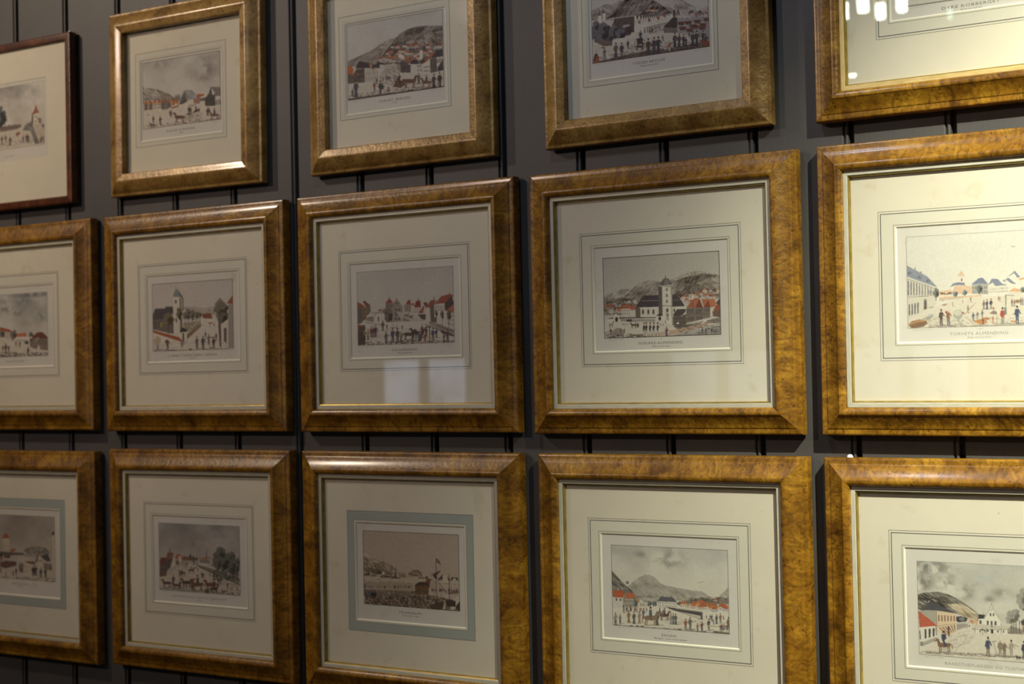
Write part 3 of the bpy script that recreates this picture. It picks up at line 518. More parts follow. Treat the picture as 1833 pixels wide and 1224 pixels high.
    p.P('6c6862',[990,728,1228,718,1228,820,992,880],1,.05);p.win('3a3836',[995,735,1065,732,1065,785,995,785],6,1,.5,.8);p.win('3a3836',[1085,735,1150,732,1150,780,1085,785],5,1,.5,.8);p.win('3a3836',[1175,730,1225,728,1225,765,1175,768],4,1,.5,.8);p.win('3a3836',[1000,808,1068,806,1068,858,1000,862],5,1,.5,.8);p.win('3a3836',[1088,806,1150,800,1150,850,1090,850],5,1,.5,.8);p.P('5c4c44',[990,790,1228,778,1228,788,990,800])
    p.P('a5502f',[990,725,1072,628,1075,725]);p.P('b85a38',[1072,628,1118,632,1078,725]);p.P('6c3428',[1078,725,1120,634,1158,725]);p.P('b85a38',[1140,640,1208,638,1165,720]);p.P('74392a',[1165,720,1210,640,1235,722]);p.P('c0643e',[1205,640,1272,640,1290,715,1232,722])
    p.P('d2c8ba',[1228,722,1260,720,1258,795,1230,800]);p.P('8c4434',[1255,755,1325,645,1325,760]);p.P('5e4c44',[1250,760,1325,750,1328,820,1255,810],1,.06);p.P('403c3a',[1280,680,1322,635,1325,700])
    p.hill('75726a',[860,905,1000,890,1200,850,1325,820,1330,880,1210,880,900,940],.3);p.P('c09a80',[480,1020,1180,880,1210,880,1190,905,860,990,560,1015],1,.05);p.Ln('dcd4c6',5,[1140,880,1190,845]);p.P('dcd4c6',[1140,878,1188,835,1195,860,1160,880])
    p.P('8c8f8e',[850,1000,1190,905,1330,880,1332,990,870,1005],1,.1);p.specks('3c3c3c',870,900,1330,985,150,26,3,.5,-.02);p.Ln('dcd8cc',5,[1000,980,1140,930,1320,895]);p.Ln('dcd8cc',4,[1050,975,1200,935])
    p.specks('33312e',180,985,560,1020,160,22,3,.6);p.specks('3c3a36',860,890,1000,915,60,24,3,.6);p.P('6c685f',[250,960,300,925,350,930,380,960,370,990,240,995],.7,.1);p.P('8c8880',[180,965,240,940,300,1000,180,1015],.5)
    p.horse(470,925,52,'3a3836',-1);p.E('4c4642',510,900,12,22);p.fig(490,900,36)
    for i,x in enumerate((572,595,632,668,708)):p.fig(x,1005,128,'2e3238','d8d2c8',hat=1,shade=0,k=.42);p.Ln('33353a',3,[x-5,945,x-12,1003]);p.Ln('33353a',3,[x+4,945,x+9,1003]);p.P('23252a',[x-7,882,x+7,882,x+6,868,x-6,868])
    p.fig(795,1005,92,'34446c','34446c',skirt=1);p.P('b05038',[788,925,805,925,808,948,786,948]);p.fig(815,1000,50,'d0c8bc','8c8680')
    p.fig(242,990,62,'4c3430','3a3434');p.fig(340,975,45,'6c4438');p.fig(378,975,45,'34404e')
    for x,y,h in ((235,922,45),(258,918,42),(268,885,30),(360,900,20),(375,900,20),(392,900,20),(408,900,20),(785,880,28),(725,905,20),(740,905,20),(765,905,20),(1150,985,60),(1185,990,64),(1240,985,62),(1290,975,42),(1120,990,24),(1265,978,36)):p.fig(x,y,h,'34384a','55504a')
    p.done('1c1c1e',edge=.0014)
def pic24(p):
    p.sky('d8d6cc','dcd6ca',.02,3)
    p.P('d6cdbc',[165,915,330,820,600,720,1150,690,2300,700,2300,960,168,985],1,.02)
    p.Ln('5a544c',3,[1035,285,1050,292,1068,288])
    p.P('8791a2',[157,448,230,485,330,540,415,630,380,620,157,540],1,.04);p.P('d0c9bb',[157,545,300,590,410,635,405,780,330,820,170,910],1,.02);p.Ln('6c685f',3,[157,560,300,605,410,650]);p.Ln('5c5852',3,[165,712,405,700])
    for i in range(9):
        t=i/9.;x=165+t*215;w=12*(1-t*.45);yt=575+t*55;yb=698-t*2;p.P('7b7b82',[x,yt,x+w,yt+4,x+w,yb,x,yb])
    for i,x in enumerate((175,198,222,247)):p.P('66666c',[x,775-i*5,x+11,772-i*5,x+11,862-i*6,x,870-i*6])
    p.P('8c8880',[300,820,300,740,312,722,328,740,328,812]);p.P('55524e',[306,815,308,745,318,745,320,812]);p.P('9c978c',[345,800,380,790,385,798,350,808]);p.win('74747a',[340,650,400,655,400,690,340,695],4,1,.4,.8)
    for x,y in ((185,510),(270,545),(340,575)):p.P('5c6474',[x-18,y+12,x-14,y-8,x+6,y-10,x+12,y+12]);p.Ln('dcd6c8',3,[x,y-4,x,y+10])
    p.Ln('6c6862',7,[228,482,228,465]);p.Ln('6c6862',7,[278,512,278,500])
    p.tree(405,675,24,44,'5c6660',740)
    p.P('dbb898',[425,665,520,650,560,620,640,615,700,625,705,680,560,690,430,700],1,.03);p.P('dcb48c',[430,712,790,695,790,705,430,735]);p.specks('4a4440',430,675,540,690,24,10,5,.7);p.P('a8aaa6',[430,735,640,705,640,720,430,750],.5)
    p.P('7f8899',[520,630,545,600,600,585,640,590,650,612,560,615]);p.P('e0d9ca',[525,632,560,615,545,655,525,655]);p.P('dcd4c6',[588,540,640,540,640,590,590,590]);p.P('dab49a',[585,535,600,508,616,500,632,508,645,540]);p.Ln('8c7c6c',3,[616,500,616,488]);p.E('6c6862',620,568,6,14)
    p.tree(565,685,20,22,'66757c');p.tree(645,675,22,22,'66757c');
    p.P('a9a79f',[703,612,840,600,842,690,705,685],1,.02);p.win('5c5c60',[705,620,840,612,840,688,705,685],7,2,.3,.5);p.P('76819a',[700,608,760,555,795,550,840,600],1,.03);p.tree(768,640,26,32,'5c6868',690)
    p.P('d9d2c3',[838,630,910,620,1012,612,1015,680,842,685]);p.win('6c6c70',[842,640,1010,622,1012,675,842,680],11,2,.3,.5);p.P('7b869c',[840,615,870,560,920,560,960,600,1012,610,900,620,880,590],1,.03);p.P('7b869c',[960,575,1010,552,1040,552,1075,600,1030,605]);p.P('dcd5c6',[980,560,1040,600,1075,605,1075,655,1015,660]);p.P('dcd5c6',[1005,545,1060,500,1110,545,1115,600,1060,590]);p.P('7b869c',[1000,548,1065,492,1112,545,1085,550,1060,512]);
    p.P('d4a074',[1095,560,1150,545,1150,560,1110,572]);p.P('d9a478',[1015,665,1060,635,1110,650,1118,668]);p.P('d0c8bb',[1010,668,1120,668,1120,690,1010,690])
    p.town(1160,600,2200,590,18,90,80,'8791a2 7b869c c8906c');p.town(1150,680,2200,680,10,90,60,'8791a2 d9a478')
    p.tree(1130,650,20,22,'6c7a74')
    p.P('8a6a50',[170,945,200,915,270,898,320,910,335,930,300,960,200,975],1,.06);p.P('c08a5c',[175,935,250,905,310,905,320,915,240,925,180,948]);p.P('aca69a',[270,905,340,868,380,868,340,900]);p.Ln('6c5c50',4,[240,965,380,870]);p.P('aab4bc',[340,860,380,850,385,870,345,875]);
    p.P('9c6c50',[445,780,490,768,500,770,475,785])
    p.specks('8c877c',330,880,1150,960,330,18,2,.45);p.specks('7a766c',340,950,1150,978,200,24,3,.5);p.P('8c887e',[730,955,1150,920,1150,970,740,978],.35,.1)
    def F(x,y,h,c,l,**k):p.fig(x,y,h,c,l,**k)
    F(447,950,135,'5a4c48','5a4c48');F(508,950,130,'8a6a54','5c6472',hat=0);p.E('b84a34',490,840,9,12)
    p.fig(598,940,90,'a8a8a0','b0aca0');p.E('a3a49c',590,855,40,40,1,.12);p.E('c6c2b4',585,845,30,25,1,.1);p.E('c0503c',632,845,9,9)
    F(672,840,56,'8a847a','7a766e');p.Ln('a8744c',4,[640,862,735,760]);p.horse(675,850,10,'8a847a');F(805,815,75,'8c6a54','9c7c6c',skirt=1);F(832,815,82,'4c5e84','4c5e84',skirt=1);F(865,810,82,'4a4448','8c7c70')
    F(928,745,38,'b8584a','7c7888');F(940,745,36,'8a8478','9c8c80');F(695,755,42,'6c6862','6c6862');F(545,790,35,'9c978c','8c8880');F(628,765,26,'8c8880','8c8880');F(460,748,14,'3c3a3c','3c3a3c')
    p.P('cc8444',[715,915,800,890,860,885,850,920,780,945],1,.03);F(716,910,70,'4c5c78','5c6472');F(752,905,78,'8a8478','a09a8c',hat=0);F(792,890,72,'6c7888','7c766c');F(798,940,55,'4a5672','44506c',hat=0)
    F(835,935,60,'c0503c','a8a294',hat=0);p.P('cfc8ba',[825,900,860,900,875,945,845,945]);F(882,935,70,'bc8474','c89484',skirt=1,hat=0);F(916,932,68,'c0a890','b4a898',hat=0);F(962,935,135,'b44a3c','9c9a8e',skirt=1);p.P('6c8480',[975,800,995,800,998,855,980,860])
    F(885,830,40,'bc4c3c','8c7c70');p.P('8a7c6c',[850,850,885,825,915,835,915,860]);p.P('7d8474',[985,690,995,690,992,830,985,830]);p.Ln('7d8474',6,[985,695,1060,700])
    F(1085,935,150,'3f5276','3f5276');p.Ln('6c5c50',3,[1040,860,1075,840]);p.P('cf8a4c',[1030,912,1078,908,1078,924,1035,922])
    F(1042,790,62,'7a6e64','6c6862');F(1062,790,55,'8a7a6c','6c6862');F(1115,780,60,'6c7080','6c6862');F(1132,775,56,'8a7a6c','6c6862');p.E('a07654',1088,748,20,15)
    for i in range(14):F(1200+i*75,900-(i%3)*50,110-(i%3)*20,'5a5c70','6c6862')
    p.done('9c968c',grain=.02,edge=.0011)
def pic30(p):
    p.sky('908c84','beb4a8',.1,2)
    p.P('c2b6a6',[-900,640,0,700,540,760,545,890,0,855,-900,830],1,.05);p.town(-800,680,-30,690,10,80,80)
    p.P('c0b09c',[28,460,92,462,100,605,32,600]);p.P('a8482c',[22,462,40,420,58,412,80,425,95,462]);p.win('7c6c60',[30,520,95,520,98,600,32,600],3,2,.3,.4)
    p.P('a8543c',[100,575,150,555,155,585,105,600]);p.P('4c4a46',[-30,590,230,605,240,625,0,630]);p.tree(5,615,24,24,'343a3a');p.tree(68,640,34,22,'4a3a38');p.P('5c3c34',[0,700,60,680,160,690,165,730,60,755,0,740],1,.1)
    for x,rx in ((280,40),(330,50),(390,50),(450,40),(350,40),(420,50)):p.tree(x,590,rx,32,'3c4640')
    p.hill('7c7a70',[240,600,300,545,400,545,470,590,500,640,240,640],.3);p.P('3a423e',[400,640,470,610,500,680,470,690])
    p.P('a8a094',[400,500,470,470,515,440,530,445,530,640,505,620]);p.P('c4b6a4',[515,430,538,430,545,880,520,700]);p.P('30303c',[505,430,522,395,536,400,535,430])
    p.P('c0b29e',[180,660,215,640,240,640,330,700,340,780,185,790]);p.P('6a3c34',[240,685,340,690,345,720,290,710]);p.P('c6b8a2',[360,690,385,610,430,690,430,760,360,760]);p.P('4a3c38',[345,700,382,605,388,615,362,700]);p.win('3c3634',[370,670,420,675,420,700,370,695],2,1,.4,.8);p.P('7a7064',[430,700,510,720,515,780,430,760],1,.1)
    p.specks('4a4238',0,830,540,880,150,20,3,.5,.05)
    for x,y,h,c in ((10,800,55,'4c5a58'),(130,830,55,'3c3a38'),(160,820,70,'343230'),(200,795,100,'5c5a54'),(220,795,100,'6a685e'),(325,825,90,'3a3c38'),(340,825,95,'343844'),(355,825,95,'34342e'),(403,850,100,'2e3c44'),(450,850,100,'34343c'),(500,770,60,'4c5c58'),(60,840,50,'8a7c6c')):p.fig(x,y,h,c,'34343a')
    p.done('5c5650',edge=.0007)
def pic31(p):
    p.sky('8c9090','bcb0a4',.14,2.5)
    p.soft('8a7c74',470,420,110,60,.7);p.soft('7c746c',730,370,60,20,.8);p.soft('585a68',475,455,22,16,.8)
    p.P('bcb0a0',[160,760,420,640,540,600,700,680,925,790,935,930,160,885],1,.05)
    p.P('5c3a32',[165,610,178,570,230,572,235,640,168,660],1,.05);p.P('4e4a46',[168,650,235,640,250,710,165,740],1,.08);p.P('7a4a3c',[225,590,240,520,300,525,280,620],1,.05);p.P('4a4440',[222,600,290,575,262,675,225,680]);p.P('c4bcae',[280,640,300,560,318,630,310,665,285,665]);p.Ln('4a3c38',10,[262,525,262,495]);p.P('6a4438',[165,735,230,715,230,745,165,752]);p.P('aaa294',[230,700,300,665,320,680,240,740])
    p.P('a8503a',[312,575,322,540,360,540,375,580,340,590]);p.P('d0c6b6',[345,560,362,560,372,620,350,620]);p.P('55524c',[318,600,345,595,350,640,320,640]);p.P('74503c',[375,580,385,555,440,565,450,600,380,600]);p.P('5a4c40',[440,570,528,570,528,600,440,600]);p.P('34343a',[440,570,455,535,475,570]);p.Ln('3a3836',3,[455,545,455,525])
    p.P('9c9488',[350,610,440,600,520,598,520,615,360,640],1,.1);p.P('707074',[540,600,600,580,640,605,640,625,545,620]);p.P('a87850',[540,575,650,565,650,585,545,590]);p.P('46464a',[600,580,605,530,615,580]);p.Ln('4a4846',3,[609,540,609,500]);p.Ln('4a4846',3,[598,530,622,545]);p.Ln('5a5650',3,[545,580,545,540]);p.tree(485,580,10,36,'3e4a44',640)
    p.P('6c7464',[530,640,600,660,720,690,920,790,920,830,700,740,540,665],1,.1);p.Ln('3c3c36',5,[520,645,800,775,925,830]);p.Ln('3c3c36',3,[580,655,925,790])
    for x,y,rx,ry in ((700,590,40,70),(740,540,50,65),(720,620,55,60),(835,580,50,60),(850,650,55,80),(790,620,30,70),(905,620,20,60),(900,680,26,70),(765,650,30,60)):p.tree(x,y,rx,ry,'38443e')
    p.specks('343c38',660,690,920,780,120,5,14,.6);p.specks('4c4c44',640,700,930,900,120,30,2,.5,.3);p.specks('5c5a50',170,850,930,900,200,26,3,.5,.06)
    p.P('7c847c',[165,850,300,840,540,880,700,900,300,890,165,880],.6,.08)
    p.horse(235,850,75,'3e3632',-1);p.fig(295,830,95,'3a4650');p.horse(325,865,65,'54382c',-1);p.fig(360,865,85,'44484c')
    p.horse(420,850,85,'463c30',-1);p.horse(445,850,80,'3c362e',1);p.fig(470,870,100,'5c5450');p.horse(525,880,105,'5c4028',-1,'343c44');p.horse(650,880,100,'5e3a2a',-1);p.fig(680,860,80,'34403c');p.horse(680,900,70,'3a322e',1)
    p.horse(465,715,50,'4c3c2c',1);p.horse(380,745,55,'4c443c',-1)
    for x,y,h,c in ((355,750,55,'3c4644'),(375,740,60,'4c3c38'),(565,765,60,'34443e'),(580,765,50,'34384a'),(640,750,40,'4a5a6c'),(720,825,65,'3a3c3c'),(740,825,60,'4c4844'),(808,865,60,'38485a'),(425,670,30,'6c6a64'),(490,640,50,'34403c'),(280,700,30,'8c8a80'),(305,670,30,'8c8680'),(525,700,35,'74503c'),(850,880,40,'5c564c'),(900,880,34,'5c564c'),(600,910,50,'4c5c4c')):p.fig(x,y,h,c,'34343a')
    p.horse(770,905,28,'2e2c2c',-1);p.P('3e4a40',[595,880,630,860,635,905,600,910]);p.crowd(380,690,540,640,12,22,34);p.done('4c4844',edge=.0008)
def pic32(p):
    p.sky('b4a292','b8a898',.02,3)
    p.hill('a0937e',[150,420,200,450,280,490,340,510,440,560,530,600,540,640,150,640],.5,ang=2);p.hill('8c806c',[155,570,200,530,300,515,380,550,440,590,470,640,155,640],.5,ang=1.5);p.hill('7a6e58',[545,610,590,575,640,570,665,590,680,630,560,640],.4)
    p.specks('4a4234',155,440,420,560,100,26,3,.6,.35)
    p.P('c0b19d',[150,690,610,700,600,760,150,780],1,.03)
    def h3(x,y,w,h,rc='4a4238'):p.P('ccbda8',[x,y-h,x+w,y-h,x+w,y,x,y]);p.win('54493c',[x,y-h,x+w,y-h,x+w,y,x,y],max(2,int(w/14)),2,.4,.5);p.P(rc,[x-3,y-h,x+w*.2,y-h-h*.45,x+w*.8,y-h-h*.45,x+w+3,y-h])
    for x,y,w,h,c in ((155,670,60,45,'4a4238'),(218,672,60,40,'7a6c58'),(270,672,50,60,'3c362e'),(300,682,100,40,'4a3c30'),(400,680,80,30,'38332c'),(475,690,85,36,'a8967c'),(570,700,70,50,'b0a088'),(640,680,60,30,'7a5a40'),(820,710,70,50,'40392e'),(890,710,60,55,'b0a088'),(930,712,70,50,'3c352c')):h3(x,y,w,h,c)
    p.P('ccbda8',[860,650,875,615,905,660,905,680,860,680]);p.P('3c352c',[820,660,855,615,862,620,835,665]);p.P('3c352c',[900,660,915,640,925,665]);p.P('3c352c',[930,660,945,635,965,640,940,670]);p.P('ccbda8',[945,670,965,640,985,672]);p.P('3a332b',[975,650,1000,648,995,670])
    p.P('74685a',[318,610,330,540,340,610,342,635,318,635]);p.Ln('4a4238',3,[334,560,334,462]);p.P('3c372f',[430,635,440,560,452,635]);p.Ln('4a4238',3,[444,575,444,548]);p.P('ded0ba',[320,590,340,590,340,615,320,615]);p.P('3a3a34',[190,610,200,580,215,610]);p.P('4a4438',[270,600,310,600,312,612,275,615])
    p.P('5c3c2c',[710,665,725,650,760,652,765,680,740,740,715,700]);p.P('b09484',[750,665,775,655,790,690,780,740,740,740]);p.P('2e2b26',[700,640,730,628,730,645,712,655])
    p.P('342e26',[600,715,650,680,710,680,738,712]);p.P('5c4628',[612,715,735,712,735,790,612,785],1,.05);p.Ln('3a3226',3,[612,760,735,765])
    for y0,y1 in ((700,720),(725,740)):
        for i in range(60):
            x=160+i*7.4;h=14+22*p.rs.rand();p.Ln('4a4236',3,[x,y0-h+i*.25,x,y1+i*.3],.8)
    p.crowd(160,735,600,740,26,20,34,'4a4236 5a4e40 3a342c');p.crowd(750,770,1000,770,24,20,36,'4a4236 5a4e40 3a342c')
    p.P('564b3c',[152,745,600,760,760,800,860,820,960,840,970,900,1015,930,1015,945,500,905,152,880],.75,.18)
    p.specks('2a251f',160,770,860,900,700,16,4,.6,.07);p.specks('c4b49c',180,770,860,890,240,12,3,.7,.05);p.specks('2a251f',180,880,960,915,150,36,4,.7,.07)
    for i in range(70):
        x=170+p.rs.rand()*680;y=860+ (x-170)*.06-p.rs.rand()*70;h=26+40*p.rs.rand();a=(p.rs.rand()-.5)*24;p.Ln('2e2821' if p.rs.rand()<.6 else 'b8a88e',2.5,[x,y,x+a,y-h],.8)
    p.crowd(300,870,840,900,46,26,44,'3a342c 5a4230 6a5c48 2e2a26 8c7c64');p.tree(230,785,44,36,'3a3c3c')
    p.P('c8b9a3',[152,800,170,800,165,880,152,880]);p.P('c8b9a3',[865,840,885,850,882,925,862,920]);p.P('c8b9a3',[925,860,1012,790,1014,890,980,895,965,930,930,925]);p.P('332d26',[885,845,930,838,975,850,975,900,900,900],1,.1);p.P('332d26',[985,885,1015,850,1015,925,1000,935,975,905]);p.P('5a5a5c',[160,700,180,695,180,730,160,730],.6)
    p.P('332d26',[740,900,800,860,880,850,860,920,760,925],.8,.1)
    p.Ln('2e2922',5,[800,470,806,920]);p.Ln('332d26',5,[758,617,840,582]);p.P('3a332b',[770,620,800,600,812,650,790,650]);p.P('3a332b',[806,600,832,580,835,590,812,620]);p.P('4a3a34',[802,472,822,478,845,528,832,522,815,508,803,500]);p.P('c8b8a0',[808,480,820,485,818,495,808,492])
    p.Ln('2e2922',5,[918,610,920,830]);p.Ln('4a4238',2,[806,600,850,830]);p.Ln('4a4238',2,[806,640,770,860]);p.Ln('2e2922',4,[830,690,900,790]);p.P('c8b9a3',[880,820,905,760,915,770,905,830]);p.Ln('2e2922',3,[640,790,640,870]);p.P('4a4238',[900,770,1000,750,1005,785,905,790],.7)
    p.done('221e1a',edge=.0012,grain=.05)
def pic33(p):
    p.sky('c8c6bc','dcd4c2',.08,3)
    p.soft('8c8a84',690,310,170,75,.9);p.soft('848480',440,265,60,30,.9);p.soft('9a9892',740,240,90,50,.7);p.soft('a8aaa4',330,240,160,40,.6);p.soft('a8b0b0',1100,330,160,130,.35);p.soft('74746f',720,350,80,30,.6)
    p.hill('a39f94',[320,560,400,490,480,452,530,450,580,480,620,525,660,545,760,565,900,590,1000,600,1060,640,1100,660,1250,640,1250,720,700,680,340,660],.16)
    p.hill('8e8b82',[400,640,480,650,520,635,590,660,620,700,400,700],.3);p.hill('a09c90',[760,640,800,600,840,640,900,650,900,690,760,680],.25);p.hill('a8a498',[1160,640,1245,560,1250,690,1160,690],.25);p.P('c4c2b8',[420,655,600,660,760,670,760,690,420,690],.5)
    p.hill('6f6d66',[178,410,210,445,260,500,310,550,360,590,400,640,420,690,300,700,180,640],.35,ang=1)
    p.hill('8a877c',[800,700,880,675,990,660,1100,655,1250,660,1250,720,820,720],.35);p.specks('3c3a34',880,655,1240,690,80,22,3,.6)
    p.P('dcd4c3',[188,750,500,730,700,750,1255,800,1258,980,188,915],1,.02)
    p.P('cfc9bc',[190,650,280,655,285,748,195,748]);p.P('9c978c',[280,655,300,620,305,745,285,748]);p.P('c4542c',[186,590,290,595,280,656,205,656],1,.04);p.Ln('dcd4c8',7,[237,590,237,572]);p.win('3c3a3c',[205,662,278,664,280,690,205,688],2,1,.35,.8);p.P('55524e',[280,725,290,722,290,748,280,748]);p.P('8c7a64',[285,620,300,615,300,700,290,700])
    p.P('a9a294',[300,668,420,670,425,745,305,750],1,.03);p.win('5a5650',[302,670,385,672,390,745,305,745],5,2,.4,.5);p.P('c4643a',[298,612,385,618,378,665,305,665],1,.05);p.P('c8783c',[388,620,402,665,385,670]);p.Ln('6a645c',5,[315,612,315,600])
    p.tree(395,700,20,40,'5c6a64',745);p.P('cc7c3c',[415,668,432,668,432,705,418,700]);p.P('cfc8ba',[432,670,470,690,480,740,435,745]);p.P('8c7c5c',[455,672,475,685,482,700]);p.win('5a5650',[435,700,475,705,478,740,435,740],3,1,.4,.7);p.P('c0b8aa',[470,700,500,715,500,745,478,745])
    p.P('e0d9ca',[595,690,775,700,775,752,598,740],1,.01);p.win('55545a',[598,692,775,702,775,750,600,740],11,2,.4,.6);p.P('505863',[592,690,625,648,735,655,775,700],1,.04);p.Ln('4a4a4c',5,[645,648,645,634]);p.Ln('4a4a4c',5,[715,652,715,636]);p.P('c8bca8',[600,738,775,750,775,756,600,744])
    for x in (515,530,560,578):p.tree(x,710,14,22,'4e5a5c',738)
    p.tree(800,710,26,16,'4c4e46')
    p.town(790,740,1020,760,14,50,52,'c86c3c b8603a d0905c','ddd5c6 d0c6b4');p.town(880,752,1160,770,18,46,46,'b05a38 c8703c a8603c','e0d8ca d0c6b4');p.town(1060,770,1215,795,9,46,56,'b85a38 c8743c','ddd5c6 c6ccd0');p.town(1100,690,1220,690,4,30,20)
    p.P('8c6a4c',[1085,730,1110,700,1145,730])
    p.P('44444a',[668,740,760,752,1006,792,1006,800,1006,826,880,800,760,780],1,.05);p.P('8a857a',[760,752,1006,785,1006,794,760,760]);p.Ln('4a4640',3,[700,755,1000,855]);p.P('4c4e54',[985,800,1006,800,1006,858,990,855]);p.P('ada698',[700,760,990,826,985,855,760,780],.5,.06)
    p.specks('8c867a',600,830,1000,950,70,50,1.6,.5,.06);p.specks('5c5850',190,905,1250,925,160,34,2.5,.45,.055)
    def F(x,y,h,c,l='3c3a3c',**k):p.fig(x,y,h,c,l,**k)
    for a in ((215,905,110,'8c8a84','34343a'),(257,893,85,'7a7a78','34343a'),(290,795,60,'6c7480'),(350,780,50,'5c5c60'),(408,790,50,'a8784c'),(320,785,45,'4a4a4c'),(335,885,112,'8c7450','8c7450'),(383,893,105,'50544e','50544e'),(432,888,105,'97846a','97846a'),(468,845,90,'5c6474','5c6474'),(593,908,125,'565a58','565a58'),(718,900,95,'8c8e88','8c8e88'),(740,898,95,'6a6e6c','6a6e6c'),(762,900,95,'56605e','56605e'),(852,945,95,'94483a','5c5854'),(893,945,110,'5f5c60','55524e'),(960,960,70,'7c6c58'),(1000,962,90,'6c4438','44424a'),(1062,950,100,'4a5262','404858'),(1075,860,50,'5c6474'),(1090,870,60,'4a5a74'),(1133,895,85,'4a5468','4a5468'),(1168,885,85,'8c6a54','4a4c50'),(1105,900,50,'8a7a5c'),(1040,850,35,'4a5468'),(1197,855,40,'8c8a84'),(1240,950,115,'7a6854','4a443c')):
        x,y,h,c=a[:4];p.fig(x,y,h,c,a[4] if len(a)>4 else '3c3a3c',skirt=int(len(a)>4 and a[3]==a[4]))
    p.crowd(300,780,500,790,12,32,44)
    p.horse(533,905,120,'8c6e54',1,'4c5c68');p.horse(660,860,80,'6a4438',1,'4a4c50');p.horse(617,830,60,'7c7468',1,'4c5868')
    p.P('c0a886',[1040,905,1170,915,1170,925,1040,915]);p.crowd(1150,950,1230,955,9,50,60,'4a6074 8c3c30 5c5c5c 9c8c70 44424a');p.P('5a4c3c',[1100,965,1258,975,1258,990,1120,975],.8,.1)
    p.P('d4ccbc',[955,855,975,870,970,895,950,880]);p.Ln('7a7468',3,[960,525,1020,512]);p.tree(320,520,14,14,'74726c')
    for x,y in ((340,912),(410,915),(455,915),(800,945),(1000,965)):p.specks('3a3834',x-20,y-3,x+20,y+3,6,14,4,.8)
    p.done('55524e',grain=.02,edge=.0008)
def pic34(p):
    p.sky('c6c6bc','dad2c2',.08,3)
    p.soft('74746f',300,250,180,70,1.);p.soft('7c7b74',250,380,90,90,1.);p.soft('74736e',430,390,90,50,1.);p.soft('86847c',600,470,70,60,1.);p.soft('98958a',650,400,70,30,.7);p.soft('8e8b82',900,470,110,40,.9);p.soft('807e78',790,520,50,30,.8);p.soft('b0b8bc',760,330,160,80,.5);p.soft('94928a',460,330,50,20,.7);p.soft('94928a',1500,350,200,80,.7)
    p.hill('77756b',[200,480,260,465,370,458,450,480,520,510,600,560,660,610,700,640,700,700,520,640,200,600],.5,ang=1.6)
    p.hill('b8a98c',[560,560,620,590,690,640,700,690,600,680,440,560],.3,ang=1.6);p.specks('3a3833',205,480,420,590,150,30,3.5,.5,.15);p.P('dad2c2',[285,540,296,530,298,560,286,560])
    p.P('d6cebd',[212,960,520,780,660,750,1090,800,2100,860,2100,1150,215,980],1,.02);p.P('b8b3a8',[770,660,800,630,900,640,960,700,780,720],.4)
    p.P('57594f',[235,612,205,605,275,560,300,535,520,638,355,612],1,.04);p.P('4b4e55',[280,565,300,535,518,638,355,612,240,608],1,.04);p.P('a5a294',[215,612,355,616,360,820,300,790,215,690],1,.04)
    p.P('ddc1a0',[355,616,515,638,518,790,440,830,360,780],1,.02);p.win('7a5c4e',[362,645,512,655,514,705,362,708],6,1,.42,.85);p.win('7a5c4e',[362,752,514,725,516,785,440,820],6,1,.42,.85);p.Ln('8c7a64',3,[358,742,515,722]);p.Ln('8c7a64',4,[356,616,358,810]);p.P('6a4c40',[446,745,462,742,464,820,450,825])
    p.P('c65a40',[205,615,345,725,355,740,215,752],1,.04);p.P('dcd6c8',[212,752,345,742,350,830,220,880],1,.02)
    for x in (258,292,325):p.P('45454a',[x-2,768-(x-258)*.1,x+14,766-(x-258)*.1,x+15,840-(x-258)*.25,x,848-(x-258)*.25])
    p.P('55555a',[214,780,222,778,226,850,218,852]);p.P('b4afa4',[218,882,350,832,380,850,250,905,222,905]);p.P('8c8880',[220,870,245,870,245,905,222,905]);p.Ln('8c8880',3,[250,885,370,840]);p.Ln('8c8880',3,[250,895,380,850])
    p.P('3f4143',[518,665,560,660,580,668,600,672,612,680,600,705,535,712,520,700],1,.06);p.P('b4ac9e',[522,720,598,715,598,750,524,778],1,.03);p.win('4c4a4c',[522,725,598,720,598,750,524,775],6,1,.4,.8);p.P('8c8c8e',[538,690,545,670,575,668,590,690,575,705],.8);p.P('cfc6b6',[598,700,640,700,650,740,600,745]);p.P('cc8a60',[625,685,662,695,665,725,635,715]);p.P('d8a87c',[665,695,690,685,695,745,680,740]);p.crowd(600,770,655,745,5,14,22)
    p.P('e3ddcd',[745,680,808,575,880,690,885,745,748,742],1,.01);p.Ln('7a766c',3,[748,682,795,605,800,575]);p.Ln('7a766c',3,[818,575,822,605,880,690]);p.P('d8d0c0',[798,600,803,568,815,568,820,600]);p.Ln('5a5650',5,[808,568,808,560]);p.win('3f4048',[788,632,838,632,838,662,788,662],2,1,.5,.8);p.win('45464e',[762,695,858,698,858,738,762,735],3,1,.5,.85);p.E('4a4a4c',809,612,4,5)
    p.P('3a3d42',[702,645,758,650,745,680,700,682],1,.04);p.P('dcd5c6',[700,682,745,682,745,732,702,730]);p.win('45464e',[705,690,732,690,732,728,705,726],1,1,.6,.8);p.Ln('5a5650',4,[745,648,745,632])
    p.P('dfd8c8',[680,745,945,752,945,805,665,800],1,.01);p.P('c8c0b0',[665,735,700,728,940,742,968,755,965,770,660,762]);p.Ln('5c5850',3,[655,768,968,772]);
    for x in (672,768,890,945):p.Ln('6c675c',4,[x,760,x,803])
    p.P('36363a',[805,770,823,770,825,803,806,803]);p.win('45464e',[840,772,930,776,930,800,840,798],2,1,.25,.7);p.P('45464e',[772,768,784,768,784,790,772,790]);p.E('5c5850',735,785,26,18);p.E('dfd8c8',735,790,18,14);p.P('8c8880',[960,745,975,742,1065,770,1070,812,945,805],1,.05);p.E('45423f',812,745,4,8);p.Ln('5a5650',4,[735,815,735,760]);p.Ln('8a857a',3,[885,740,890,722])
